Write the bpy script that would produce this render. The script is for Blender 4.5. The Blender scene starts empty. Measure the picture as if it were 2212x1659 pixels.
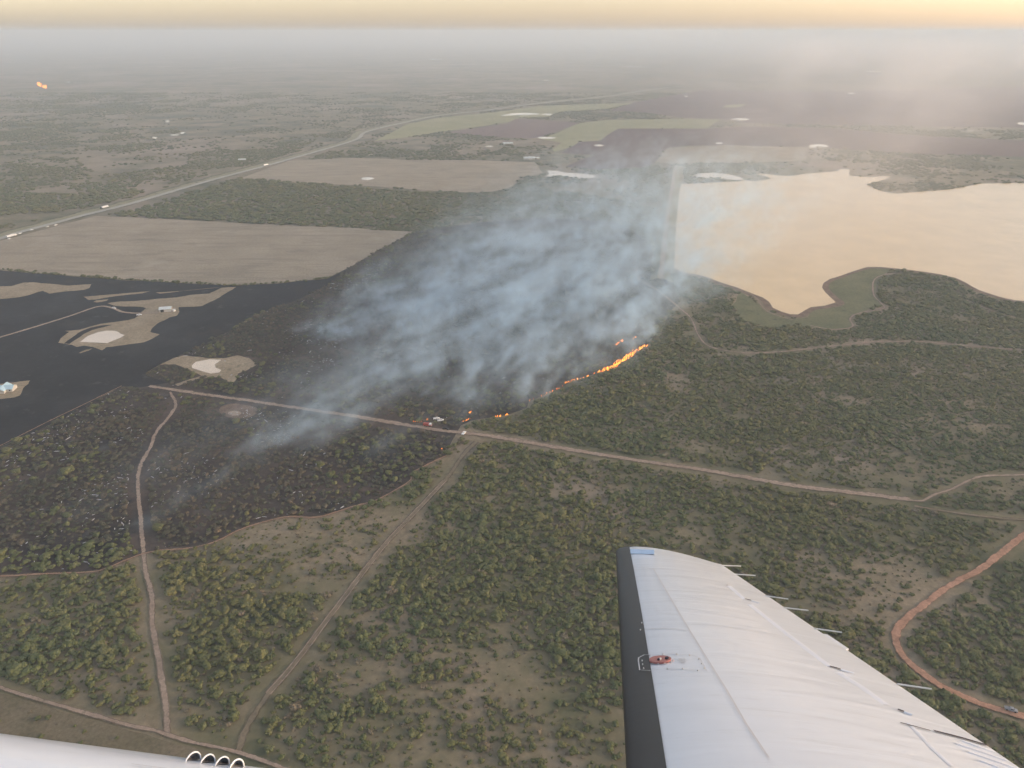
import bpy, bmesh, math, random
import numpy as np
from mathutils import Vector, Matrix

# ------------------------------------------------------------------ camera, sky, sun, exposure
sc = bpy.context.scene
COL = sc.collection
ALT = 300.0                                   # metres above the ground
FOC = 1598.0                                  # focal length in reading units (image 2212 wide)
PITCH = math.atan((829.5 - 68.0) / FOC)
camd = bpy.data.cameras.new('camera')
camo = bpy.data.objects.new('camera', camd)
COL.objects.link(camo)
camd.sensor_width = 36.0
camd.lens = 36.0 * FOC / 2212.0
camd.clip_start = 0.05
camd.clip_end = 200000.0
camo.location = (0, 0, ALT)
camo.rotation_euler = (math.pi / 2 - PITCH, 0, 0)
sc.camera = camo

SUN_AZ, SUN_EL = math.radians(92), math.radians(12)
world = bpy.data.worlds.new('World')
sc.world = world
world.use_nodes = True
wn = world.node_tree
sky = wn.nodes.new('ShaderNodeTexSky')
sky.sky_type = 'NISHITA'
sky.sun_disc = False
sky.sun_elevation = SUN_EL
sky.sun_rotation = SUN_AZ
sky.dust_density = 2.5
sky.air_density = 0.85
sky.ozone_density = 1.0
sky.altitude = 300
tint = wn.nodes.new('ShaderNodeMix')           # dust tints the whole sky a little
tint.data_type = 'RGBA'
tint.blend_type = 'MULTIPLY'
tint.inputs[0].default_value = 1.0
tint.inputs[7].default_value = (1.12, .915, .82, 1)
veil = wn.nodes.new('ShaderNodeMix')           # even milky veil over the whole sky
veil.data_type = 'RGBA'
veil.inputs[0].default_value = .26
veil.inputs[7].default_value = (2.0, 1.80, 1.58, 1)
wn.links.new(sky.outputs[0], tint.inputs[6])
wn.links.new(tint.outputs[2], veil.inputs[6])
wn.links.new(veil.outputs[2], wn.nodes['Background'].inputs[0])
wn.nodes['Background'].inputs[1].default_value = 0.15

sund = bpy.data.lights.new('sun', 'SUN')
sund.energy = 0.85
sund.angle = math.radians(24)
sund.color = (1.0, 0.82, 0.62)
suno = bpy.data.objects.new('sun', sund)
COL.objects.link(suno)
sdir = Vector((math.sin(SUN_AZ) * math.cos(SUN_EL), math.cos(SUN_AZ) * math.cos(SUN_EL), math.sin(SUN_EL)))
suno.rotation_euler = sdir.to_track_quat('Z', 'Y').to_euler()
suno.location = (0, 0, 900)

sc.view_settings.view_transform = 'Standard'
sc.view_settings.look = 'None'
sc.view_settings.gamma = 1.0
sc.view_settings.exposure = 1.5
sc.view_settings.use_curve_mapping = False
cy = sc.cycles
cy.use_denoising = True
try:
    cy.denoiser = 'OPENIMAGEDENOISE'
except Exception:
    pass
cy.max_bounces = 5
cy.diffuse_bounces = 2
cy.glossy_bounces = 2
cy.transparent_max_bounces = 8
cy.volume_bounces = 3
cy.volume_step_rate = 12.0
cy.volume_max_steps = 512
cy.sample_clamp_indirect = 8.0
cy.use_adaptive_sampling = True
cy.adaptive_threshold = 0.04

rng = np.random.default_rng(7)
random.seed(7)

# ------------------------------------------------------------------ survey helpers: readings -> metres on the ground
CP, SP = math.cos(PITCH), math.sin(PITCH)
CROP = dict(d=(0, 0, 1), A=(0, 0, .34615), B=(723.2, 0, .34615), C=(1446.3, 0, .34615), D=(0, 510.5, .34615),
            E=(723.2, 510.5, .34615), F=(1446.3, 510.5, .34615), G=(0, 1084.7, .34615), H=(723.2, 1084.7, .34615),
            I=(1446.3, 1084.7, .34615), K=(0, 578.5, .17331), L=(1361.2, 323.3, .38462), M=(893.3, 867.8, .09615),
            N=(0, 425.4, .15385), O=(1829.2, 1403.8, .17308), J=(1276.2, 1148.5, .20513), T=(340.3, 1531.4, .15385))


def rd(k, x, y):
    o = CROP[k]
    return o[0] + x * o[2], o[1] + y * o[2]


def ray(x, y):
    u, v = (x - 1106.0) / FOC, (829.5 - y) / FOC
    return np.array([u, CP + v * SP, -SP + v * CP])


def gnd(k, x, y, z=0.0):
    x, y = rd(k, x, y)
    d = ray(x, y)
    t = (ALT - z) / -d[2]
    return np.array([d[0] * t, d[1] * t])


def G(k, pts):
    return [gnd(k, a, b) for a, b in pts]


def project(x, y, z):
    """metres -> reading units"""
    dz = z - ALT
    depth = y * CP - dz * SP
    up = y * SP + dz * CP
    return 1106 + FOC * x / depth, 829.5 - FOC * up / depth, depth


# ------------------------------------------------------------------ numpy noise
_tab = np.random.default_rng(11).random((256, 256))


def vnoise(x, y):
    xi, yi = np.floor(x).astype(int), np.floor(y).astype(int)
    fx, fy = x - xi, y - yi
    fx = fx * fx * (3 - 2 * fx)
    fy = fy * fy * (3 - 2 * fy)
    a = _tab[xi & 255, yi & 255]; b = _tab[(xi + 1) & 255, yi & 255]
    c = _tab[xi & 255, (yi + 1) & 255]; d = _tab[(xi + 1) & 255, (yi + 1) & 255]
    return (a * (1 - fx) + b * fx) * (1 - fy) + (c * (1 - fx) + d * fx) * fy


def fbm(x, y, o=4):
    s, a, t = 0, 1, 0
    for i in range(o):
        s = s + a * vnoise(x * 2 ** i + 17.3 * i, y * 2 ** i + 9.1 * i)
        t += a
        a *= .55
    return s / t


def inside(poly, X, Y):
    P = np.asarray(poly)
    r = np.zeros(X.shape, bool)
    j = len(P) - 1
    for i in range(len(P)):
        xi, yi = P[i]; xj, yj = P[j]
        if yi != yj:
            c = ((yi > Y) != (yj > Y)) & (X < (xj - xi) * (Y - yi) / (yj - yi) + xi)
            r ^= c
        j = i
    return r


def dist_line(line, X, Y):
    P = np.asarray(line)
    best = np.full(X.shape, 1e9)
    for (ax, ay), (bx, by) in zip(P[:-1], P[1:]):
        dx, dy = bx - ax, by - ay
        l2 = dx * dx + dy * dy + 1e-9
        t = np.clip(((X - ax) * dx + (Y - ay) * dy) / l2, 0, 1)
        best = np.minimum(best, np.hypot(X - ax - t * dx, Y - ay - t * dy))
    return best


# ------------------------------------------------------------------ object helpers
def tag(o, label=None, cat=None, group=None, kind=None):
    if label: o['label'] = label
    if cat: o['category'] = cat
    if group: o['group'] = group
    if kind: o['kind'] = kind
    return o


def mesh_obj(name, verts, faces, mat=None, parent=None, smooth=False):
    me = bpy.data.meshes.new(name)
    me.from_pydata([tuple(map(float, v)) for v in verts], [], faces)
    me.update()
    if smooth:
        me.polygons.foreach_set('use_smooth', [True] * len(me.polygons))
    o = bpy.data.objects.new(name, me)
    COL.objects.link(o)
    if mat: me.materials.append(mat)
    if parent is not None: o.parent = parent
    return o


def empty(name, loc=(0, 0, 0), rz=0.0):
    o = bpy.data.objects.new(name, None)
    COL.objects.link(o)
    o.empty_display_size = .5
    o.location = loc
    o.rotation_euler = (0, 0, rz)
    return o


def copy_tree(root, loc, rz, sc_=None):
    r = root.copy()
    COL.objects.link(r)
    r.location = loc
    r.rotation_euler = (0, 0, rz)
    if sc_: r.scale = sc_
    for ch in root.children:
        c = ch.copy(); COL.objects.link(c); c.parent = r
        for g in ch.children:
            q = g.copy(); COL.objects.link(q); q.parent = c
    return r


class MB:
    """collects boxes / prisms into one mesh"""
    def __init__(self):
        self.v, self.f = [], []

    def add(self, vs, fs):
        n = len(self.v)
        self.v += [tuple(map(float, q)) for q in vs]
        self.f += [tuple(n + i for i in f) for f in fs]
        return self

    def box(self, x0, x1, y0, y1, z0, z1, tx=0.0, ty=0.0):
        vs = [(x0, y0, z0), (x1, y0, z0), (x1, y1, z0), (x0, y1, z0),
              (x0 + tx, y0 + ty, z1), (x1 - tx, y0 + ty, z1), (x1 - tx, y1 - ty, z1), (x0 + tx, y1 - ty, z1)]
        return self.add(vs, [(3, 2, 1, 0), (4, 5, 6, 7), (0, 1, 5, 4), (1, 2, 6, 5), (2, 3, 7, 6), (3, 0, 4, 7)])

    def wheel(self, x, y, r, w, n=12):
        vs = []
        for s in (-w / 2, w / 2):
            for i in range(n):
                a = 2 * math.pi * i / n
                vs.append((x + r * math.cos(a), y + s, r + r * math.sin(a)))
        fs = [tuple(range(n - 1, -1, -1)), tuple(range(n, 2 * n))]
        fs += [(i, (i + 1) % n, n + (i + 1) % n, n + i) for i in range(n)]
        return self.add(vs, fs)

    def build(self, name, mat, parent=None, smooth=False):
        return mesh_obj(name, self.v, self.f, mat, parent, smooth)


# ------------------------------------------------------------------ materials
def new_mat(name):
    m = bpy.data.materials.new(name)
    m.use_nodes = True
    nt = m.node_tree
    return m, nt, nt.nodes['Principled BSDF']


def plain(name, col, rough=.6, spec=.3, metal=0.0):
    m, nt, b = new_mat(name)
    n = nt.nodes.new('ShaderNodeTexNoise'); n.inputs['Scale'].default_value = 3.0
    mx = nt.nodes.new('ShaderNodeMix'); mx.data_type = 'RGBA'
    mx.inputs[6].default_value = (*[c * .85 for c in col], 1)
    mx.inputs[7].default_value = (*[min(1, c * 1.12) for c in col], 1)
    nt.links.new(n.outputs['Fac'], mx.inputs[0])
    nt.links.new(mx.outputs[2], b.inputs['Base Color'])
    b.inputs['Roughness'].default_value = rough
    b.inputs['Specular IOR Level'].default_value = spec
    b.inputs['Metallic'].default_value = metal
    return m


def wpos(nt):
    return nt.nodes.new('ShaderNodeNewGeometry').outputs['Position']


def noise(nt, pos, size, detail=4.0, rough=.6, stretch=None, dist=0.0):
    mp = nt.nodes.new('ShaderNodeMapping')
    s = stretch or (1, 1, 1)
    mp.inputs['Scale'].default_value = (s[0] / size, s[1] / size, s[2] / size)
    nt.links.new(pos, mp.inputs[0])
    n = nt.nodes.new('ShaderNodeTexNoise')
    n.inputs['Scale'].default_value = 1.0
    n.inputs['Detail'].default_value = detail
    n.inputs['Roughness'].default_value = rough
    n.inputs['Distortion'].default_value = dist
    nt.links.new(mp.outputs[0], n.inputs['Vector'])
    return n.outputs['Fac']


def ramp(nt, fac, stops):
    r = nt.nodes.new('ShaderNodeValToRGB')
    e = r.color_ramp.elements
    while len(e) < len(stops): e.new(.5)
    for i, (p, c) in enumerate(stops):
        e[i].position = p
        e[i].color = (*c, 1) if len(c) == 3 else c
    nt.links.new(fac, r.inputs[0])
    return r.outputs[0]


def mixc(nt, fac, a, b):
    mx = nt.nodes.new('ShaderNodeMix'); mx.data_type = 'RGBA'
    for s, v in ((0, fac), (6, a), (7, b)):
        if hasattr(v, 'is_linked'): nt.links.new(v, mx.inputs[s])
        else: mx.inputs[s].default_value = v if s == 0 else (*v, 1)
    return mx.outputs[2]


def land(name, c_lo, c_hi, size, fine=5.0, extra=None, lo=.35, hi=.65, stretch=None, detail=6, soft=None):
    """soil-like surface: patches of two colours, fine mottling, an optional third colour in spots"""
    m, nt, b = new_mat(name)
    p = wpos(nt)
    c = ramp(nt, noise(nt, p, size, detail, .62, stretch), [(lo, c_lo), (hi, c_hi)])
    f = noise(nt, p, fine, 5, .7)
    c2 = ramp(nt, f, [(.3, (.72, .72, .72)), (.7, (1.25, 1.25, 1.25))])
    mu = nt.nodes.new('ShaderNodeMix'); mu.data_type = 'RGBA'; mu.blend_type = 'MULTIPLY'
    mu.inputs[0].default_value = 1
    nt.links.new(c, mu.inputs[6]); nt.links.new(c2, mu.inputs[7])
    out = mu.outputs[2]
    for e in (extra or []):
        ec, esz, el, eh = e[:4]
        fac = ramp(nt, noise(nt, p, esz, 6, .65, e[4] if len(e) > 4 else None), [(el, (0, 0, 0)), (eh, (1, 1, 1))])
        out = mixc(nt, fac, out, ec)
    nt.links.new(out, b.inputs['Base Color'])
    b.inputs['Roughness'].default_value = .95
    b.inputs['Specular IOR Level'].default_value = .1
    if soft:
        # loose dirt thinning out toward the sides of the track
        at = nt.nodes.new('ShaderNodeAttribute'); at.attribute_name = 'across'
        ab = nt.nodes.new('ShaderNodeMath'); ab.operation = 'ABSOLUTE'; nt.links.new(at.outputs['Fac'], ab.inputs[0])
        ns = nt.nodes.new('ShaderNodeMath'); ns.operation = 'MULTIPLY_ADD'
        nt.links.new(noise(nt, p, soft[0], 5, .7), ns.inputs[0]); ns.inputs[1].default_value = soft[1]; nt.links.new(ab.outputs[0], ns.inputs[2])
        a = ramp(nt, ns.outputs[0], [(soft[2], (1, 1, 1)), (soft[3], (0, 0, 0))])
        nt.links.new(a, b.inputs['Alpha'])
    return m


M = {}
TAN, GRN = (.205, .165, .120), (.062, .078, .040)
M['ground'] = land('scrub_soil', (.190, .162, .106), (.262, .216, .150), 60, 4,
                   [((.130, .128, .070), 90, .40, .62), ((.085, .095, .055), 420, .50, .62), ((.070, .082, .050), 90, .58, .68),
                    ((.29, .24, .19), 600, .52, .66), ((.27, .225, .17), 160, .57, .66)])
M['dry'] = land('dry_grass', (.285, .245, .175), (.350, .300, .220), 90, 3,
                [((.21, .185, .135), 70, .52, .72, (1, 2.5, 1)), ((.24, .21, .155), 16, .50, .66, (.12, 1.6, 1)), ((.36, .315, .24), 120, .58, .72)])
M['straw'] = land('straw_grass', (.25, .205, .135), (.33, .275, .19), 30, 3, [((.13, .12, .07), 18, .58, .72)])
M['black'] = land('ash_ground', (.010, .012, .016), (.020, .023, .028), 50, 4,
                  [((.034, .038, .043), 90, .50, .74), ((.075, .076, .078), 20, .60, .74), ((.15, .125, .09), 15, .69, .76), ((.05, .042, .034), 120, .58, .72)])
M['scorch'] = land('scorched_soil', (.030, .029, .030), (.085, .066, .056), 70, 4,
                   [((.115, .085, .070), 40, .54, .70), ((.085, .088, .090), 26, .58, .74), ((.022, .024, .028), 22, .57, .70)])
M['plough'] = land('ploughed_soil', (.105, .070, .066), (.135, .092, .086), 200, 6, stretch=(1, .2, 1))
M['plough2'] = land('ploughed_soil_pale', (.16, .115, .105), (.19, .14, .125), 200, 6, stretch=(1, .2, 1))
M['grass'] = land('pale_grass', (.235, .240, .120), (.31, .30, .165), 120, 6)
M['meadow'] = land('lakeside_grass', (.100, .112, .058), (.155, .158, .085), 40, 3, [((.06, .08, .04), 14, .58, .7)])
M['olive'] = land('olive_grass', (.12, .108, .066), (.175, .148, .100), 25, 2)
M['track'] = land('track_dirt', (.27, .19, .135), (.37, .265, .19), 14, 2, [((.16, .13, .09), 9, .56, .70)])
M['track_s'] = land('thin_track_dirt', (.25, .195, .15), (.33, .262, .205), 14, 2, [((.16, .13, .09), 7, .54, .68)], soft=(6, .9, .75, 1.25))
M['olive_s'] = land('thin_grass', (.15, .128, .085), (.20, .165, .115), 14, 2, soft=(8, 1.0, .75, 1.3))
M['verge_s'] = land('thin_verge', (.20, .20, .115), (.28, .26, .17), 40, 4, [((.08, .09, .05), 25, .58, .68)], soft=(40, 1.0, .7, 1.35))
M['red'] = land('red_dirt', (.33, .19, .125), (.43, .255, .175), 16, 2.0, [((.25, .15, .10), 6, .52, .70), ((.17, .14, .09), 9, .60, .72)], soft=(6, .9, .9, 1.3))
M['orange'] = land('orange_dirt', (.23, .155, .105), (.30, .20, .135), 10, 1.5, soft=(5, 1.0, .7, 1.25))
M['asphalt'] = land('grey_road', (.33, .33, .29), (.40, .40, .35), 20, 2)
M['verge'] = land('verge_grass', (.16, .165, .095), (.24, .22, .145), 40, 4, [((.08, .09, .05), 25, .58, .68)])
M['mud'] = land('mud_bank', (.13, .095, .07), (.21, .155, .115), 8, 1.5)
M['dampale'] = land('gravel', (.30, .245, .185), (.38, .31, .24), 8, 2)


def water(name, mud, rough, bump):
    m, nt, b = new_mat(name)
    p = wpos(nt)
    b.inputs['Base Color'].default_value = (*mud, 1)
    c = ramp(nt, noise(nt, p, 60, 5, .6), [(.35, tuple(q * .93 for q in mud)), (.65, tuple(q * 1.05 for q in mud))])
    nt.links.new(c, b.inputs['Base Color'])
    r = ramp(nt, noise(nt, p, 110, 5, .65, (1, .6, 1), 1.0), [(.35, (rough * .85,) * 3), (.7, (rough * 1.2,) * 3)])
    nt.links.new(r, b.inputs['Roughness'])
    b.inputs['IOR'].default_value = 1.33
    b.inputs['Specular IOR Level'].default_value = .5
    bp = nt.nodes.new('ShaderNodeBump')
    bp.inputs['Strength'].default_value = bump
    bp.inputs['Distance'].default_value = .6
    nt.links.new(noise(nt, p, 7, 6, .65), bp.inputs['Height'])
    nt.links.new(bp.outputs[0], b.inputs['Normal'])
    return m


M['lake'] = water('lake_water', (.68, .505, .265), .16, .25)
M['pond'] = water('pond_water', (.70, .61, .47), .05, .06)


def leafmat(name, c1, c2, c3):
    m, nt, b = new_mat(name)
    oi = nt.nodes.new('ShaderNodeObjectInfo')
    c = ramp(nt, oi.outputs['Random'], [(0, c1), (.55, c2), (1, c3)])
    p = wpos(nt)
    v = ramp(nt, noise(nt, p, 1.4, 3, .7), [(.3, (.75, .75, .75)), (.7, (1.25, 1.25, 1.2))])
    # slow drift of colour over the land
    big = ramp(nt, noise(nt, p, 140, 3, .6), [(.35, (.88, .96, .96)), (.65, (1.14, 1.03, .92))])
    for k in (v, big):
        mu = nt.nodes.new('ShaderNodeMix'); mu.data_type = 'RGBA'; mu.blend_type = 'MULTIPLY'
        mu.inputs[0].default_value = 1
        nt.links.new(c, mu.inputs[6]); nt.links.new(k, mu.inputs[7])
        c = mu.outputs[2]
    nt.links.new(c, b.inputs['Base Color'])
    b.inputs['Roughness'].default_value = .8
    b.inputs['Specular IOR Level'].default_value = .15
    return m


M['leaf'] = leafmat('scrub_leaves', (.082, .098, .043), (.104, .117, .051), (.126, .130, .060))
M['burnt_leaf'] = leafmat('singed_leaves', (.050, .058, .048), (.080, .080, .058), (.112, .092, .068))
M['dry_leaf'] = leafmat('dry_twigs', (.13, .112, .085), (.17, .148, .110), (.20, .17, .12))
M['bark'] = plain('bark', (.09, .07, .055), .9, .1)
M['ash'] = plain('white_ash', (.40, .42, .44), .95, .05)

# ------------------------------------------------------------------ ground sheet
R_ = 60000.0
ring = [(R_ * math.cos(a), R_ * math.sin(a), 0) for a in np.linspace(0, 2 * math.pi, 65)[:-1]]
tag(mesh_obj('ground', ring, [tuple(range(64))], M['ground']), 'wide flat scrubland with dry soil reaching to the horizon', 'ground', kind='structure')

LAYER = [0.0]


def rough_outline(pts, amp, step):
    """subdivide a closed outline and make it uneven"""
    P = np.array(pts)
    out = []
    n = len(P)
    for i in range(n):
        a, b = P[i], P[(i + 1) % n]
        L = np.hypot(*(b - a))
        k = max(1, min(60, int(L / step)))
        for j in range(k):
            out.append(a + (b - a) * j / k)
    out = np.array(out)
    if amp > 0:
        out[:, 0] += (fbm(out[:, 0] / (step * 2.5) + 5, out[:, 1] / (step * 2.5), 3) - .5) * 2 * amp
        out[:, 1] += (fbm(out[:, 0] / (step * 2.5) + 50, out[:, 1] / (step * 2.5) + 31, 3) - .5) * 2 * amp
    return out


def sheet(name, pts, mat, label, cat, amp=1.5, step=8.0, dz=.008, kind='structure', z=None):
    LAYER[0] += dz
    zz = LAYER[0] if z is None else z
    o = rough_outline(pts, amp, step)
    area = np.sum(o[:, 0] * np.roll(o[:, 1], -1) - np.roll(o[:, 0], -1) * o[:, 1])
    if area < 0: o = o[::-1]
    return tag(mesh_obj(name, [(a, b, zz) for a, b in o], [tuple(range(len(o)))], mat), label, cat, kind=kind)


def smooth_line(pts, step):
    P = np.array(pts, float)
    Q = [P[0]]
    for i in range(len(P) - 1):
        p0, p1, p2, p3 = P[max(i - 1, 0)], P[i], P[i + 1], P[min(i + 2, len(P) - 1)]
        k = max(2, min(60, int(np.hypot(*(p2 - p1)) / step)))
        for j in range(1, k + 1):
            t = j / k
            Q.append(.5 * ((2 * p1) + (-p0 + p2) * t + (2 * p0 - 5 * p1 + 4 * p2 - p3) * t * t + (-p0 + 3 * p1 - 3 * p2 + p3) * t ** 3))
    return np.array(Q)


ROADS = []                                     # (line, clear half width) for the scatter


def ribbon(name, pts, w, mat, label, cat, var=.22, step=6.0, clear=None, off=0.0, record=True, z=None, dz=.008):
    LAYER[0] += dz
    zz = LAYER[0] if z is None else z
    L = smooth_line(pts, step)
    T = np.gradient(L, axis=0)
    T /= np.linalg.norm(T, axis=1)[:, None] + 1e-9
    Nn = np.stack([-T[:, 1], T[:, 0]], 1)
    s = np.concatenate([[0], np.cumsum(np.hypot(*np.diff(L, axis=0).T))])
    wl = w / 2 * (1 + var * 2 * (fbm(s / (w * 5) + 3, s * 0 + pts[0][0], 3) - .5))
    wr = w / 2 * (1 + var * 2 * (fbm(s / (w * 5) + 90, s * 0 + pts[0][1], 3) - .5))
    a = L + Nn * (wl + off)[:, None]
    b = L - Nn * (wr - off)[:, None]
    v = [(*q, zz) for q in a] + [(*q, zz) for q in b]
    n = len(L)
    f = [(i, n + i, n + i + 1, i + 1) for i in range(n - 1)]
    if record: ROADS.append((L[::max(1, int(len(L) / 60))].tolist() + [L[-1].tolist()], clear if clear is not None else w / 2 + 1.5))
    o = mesh_obj(name, v, f, mat)
    at = o.data.attributes.new('across', 'FLOAT', 'POINT')
    at.data.foreach_set('value', np.concatenate([np.full(n, -1.0), np.full(n, 1.0)]).astype(np.float32))
    return tag(o, label, cat, kind='structure')


# ------------------------------------------------------------------ land cover outlines
BLACK = G('D', [(0, 212), (350, 242), (700, 268), (1000, 286), (1300, 301), (1480, 309), (1750, 292), (2040, 264), (2110, 232), (2180, 195),
                (2050, 300), (1850, 400), (1700, 450), (1560, 510), (1400, 610), (1200, 705), (1000, 800), (900, 862), (1050, 915), (880, 940), (760, 935), (560, 1040),
                (300, 1185), (0, 1315), (-420, 1520), (-620, 900), (-520, 210)])
FIRELINE_A = G('G', [(-250, 470), (0, 462), (400, 440), (620, 425), (750, 375), (890, 322), (1000, 302), (1200, 282), (1350, 242), (1530, 157), (1780, 92), (1980, 92), (2212, 22)]) \
    + G('E', [(250, 1648), (400, 1570), (470, 1520), (476, 1480), (560, 1430), (690, 1370)])
FRONT = G('E', [(720, 1300), (790, 1180), (850, 1150), (1000, 1125), (1075, 1116), (1200, 1070), (1215, 1028), (1310, 990), (1420, 940), (1490, 897), (1600, 865), (1650, 848), (1710, 830), (1750, 810), (1850, 740), (1945, 680)])
SCORCH = FIRELINE_A + FRONT + G('d', [(1430, 690), (1470, 650), (1440, 600), (1400, 520), (1330, 480), (1180, 470), (1040, 480), (905, 500), (840, 528), (765, 572)]) \
    + G('D', [(2110, 232), (2000, 300), (1700, 450), (1400, 610), (1000, 800), (900, 862), (760, 935), (300, 1185), (0, 1315), (-420, 1520)])
sheet('burned_scrubland', SCORCH, M['scorch'], 'scorched dark brown scrubland behind the fire front', 'burned ground', .8, 6)
sheet('burned_field', BLACK, M['black'], 'blackened open field of burned grass around the metal barn', 'burned ground', 2.5, 7)

DRYF = G('A', [(-700, 1690), (-300, 1580), (0, 1503), (300, 1425), (600, 1347), (1100, 1370), (1600, 1398), (2212, 1422)]) + G('B', [(250, 1436), (490, 1446), (400, 1500), (240, 1580), (110, 1659)]) \
    + G('D', [(2110, 228), (2040, 260), (1750, 288), (1480, 304), (1300, 298), (1000, 282), (700, 263), (340, 237), (0, 205), (-600, 190)])
sheet('dry_field', DRYF, M['dry'], 'large tan field of dry grass between highway and burned ground', 'field', 1.2, 14)
DRYF2 = G('A', [(1500, 1112), (1800, 1003), (2212, 985)]) + G('B', [(300, 990), (500, 1000), (900, 1000), (1250, 1012), (1300, 1080), (1160, 1110), (1120, 1160), (1000, 1205), (750, 1198), (480, 1180), (200, 1160), (0, 1150), (-250, 1140)])
sheet('dry_pasture', DRYF2, M['dry'], 'tan dry pasture with a small round pond beyond the dark wood', 'field', 4, 25)

HWY = G('N', [(-900, 830), (-400, 695), (0, 588), (300, 492), (800, 360), (1200, 252), (1650, 145), (2050, 35)]) + G('A', [(1300, 1130), (1660, 1035), (1820, 990), (2212, 875)]) \
    + G('B', [(200, 822), (450, 762), (650, 722), (950, 688), (1300, 642), (1700, 602), (1900, 570), (2100, 545)])
ribbon('highway_verge', HWY, 92, M['verge_s'], 'wide grassy strip on both sides of the grey highway', 'verge', .35, 30, clear=40, off=14)
CORR = G('B', [(450, 775), (650, 735), (950, 705), (1300, 660), (1900, 640), (1700, 680), (1400, 700), (1330, 730), (1160, 735), (1100, 760), (720, 815), (500, 850), (250, 880)])
sheet('roadside_grass', CORR, M['grass'], 'pale green grass between highway and brown ploughed field', 'field', 8, 60)
GSTRIP = G('B', [(1290, 868), (1530, 768), (1700, 748), (2212, 742)]) + G('C', [(0, 740), (320, 745), (235, 801), (0, 801)]) + G('B', [(1770, 802), (1660, 876), (1530, 884), (1480, 915), (1380, 950), (1360, 935), (1420, 890)])
sheet('grass_field', GSTRIP, M['grass'], 'yellow green grass strip between two brown ploughed fields', 'field', 6, 60)
PL1 = G('B', [(700, 825), (900, 797), (1080, 770), (1130, 741), (1260, 746), (1530, 766), (1280, 860), (1180, 863), (940, 851)])
sheet('ploughed_field', PL1, M['plough2'], 'kite shaped brown ploughed field beside the grassy strip', 'field', 2, 60)
PL2 = G('B', [(1415, 956), (1480, 917), (1530, 887), (1660, 880), (1700, 842), (1770, 803), (2212, 803)]) + G('C', [(235, 803), (500, 790), (1000, 800), (1600, 850), (2500, 890), (2500, 985), (1500, 960), (900, 916), (350, 908), (60, 908)]) \
    + G('B', [(2170, 920), (2050, 946), (1990, 1020), (1900, 1050), (1640, 1062), (1440, 1040), (1530, 1000), (1630, 967)])
sheet('ploughed_field', PL2, M['plough'], 'long mauve brown ploughed field north of the lake', 'field', 2, 60)
PL3 = G('B', [(1720, 690), (1890, 702), (2212, 736)]) + G('C', [(330, 743), (520, 770), (1200, 785), (2500, 800), (2500, 530), (1500, 560), (900, 573), (200, 563), (0, 600)]) + G('B', [(1870, 640)])
sheet('ploughed_field', PL3, M['plough'], 'mauve brown ploughed field far beyond the grass strip', 'field', 2, 90)
sheet('stubble_plot', G('C', [(510, 700), (540, 672), (640, 672), (620, 692), (570, 703)]), M['plough2'], 'small pale stubble plot within the far ploughed field', 'field', 2, 60)
sheet('stubble_plot', G('C', [(330, 672), (350, 655), (475, 648), (455, 665), (400, 672)]), M['grass'], 'small greenish plot within the far ploughed field', 'field', 2, 60)
PAST3 = G('C', [(0, 920), (350, 905), (860, 920), (850, 1000), (400, 1020), (0, 1020), (-90, 1015), (-30, 940)])
sheet('dry_pasture', PAST3, M['dry'], 'pale pasture strip between ploughed field and reservoir', 'field', 4, 40)

MEADOW = G('F', [(440, 345), (520, 400), (600, 470), (750, 518), (860, 508), (890, 465), (1090, 425), (985, 315), (1050, 245), (1230, 200), (1400, 205), (1290, 262), (1278, 370), (1310, 430), (1140, 490), (1140, 575), (990, 582), (800, 550), (640, 575), (450, 525), (390, 430)])
sheet('lakeside_meadow', MEADOW, M['meadow'], 'smooth green grass on the near shore of the reservoir', 'meadow', 3, 10)
sheet('grass_clearing', G('G', [(-500, 1080), (0, 1195), (300, 1275), (700, 1395), (1000, 1470), (1300, 1560), (1300, 1900), (-600, 1900)]), M['olive'],
      'olive brown grass clearing under the engine nacelle', 'grass clearing', 2, 8)

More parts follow.
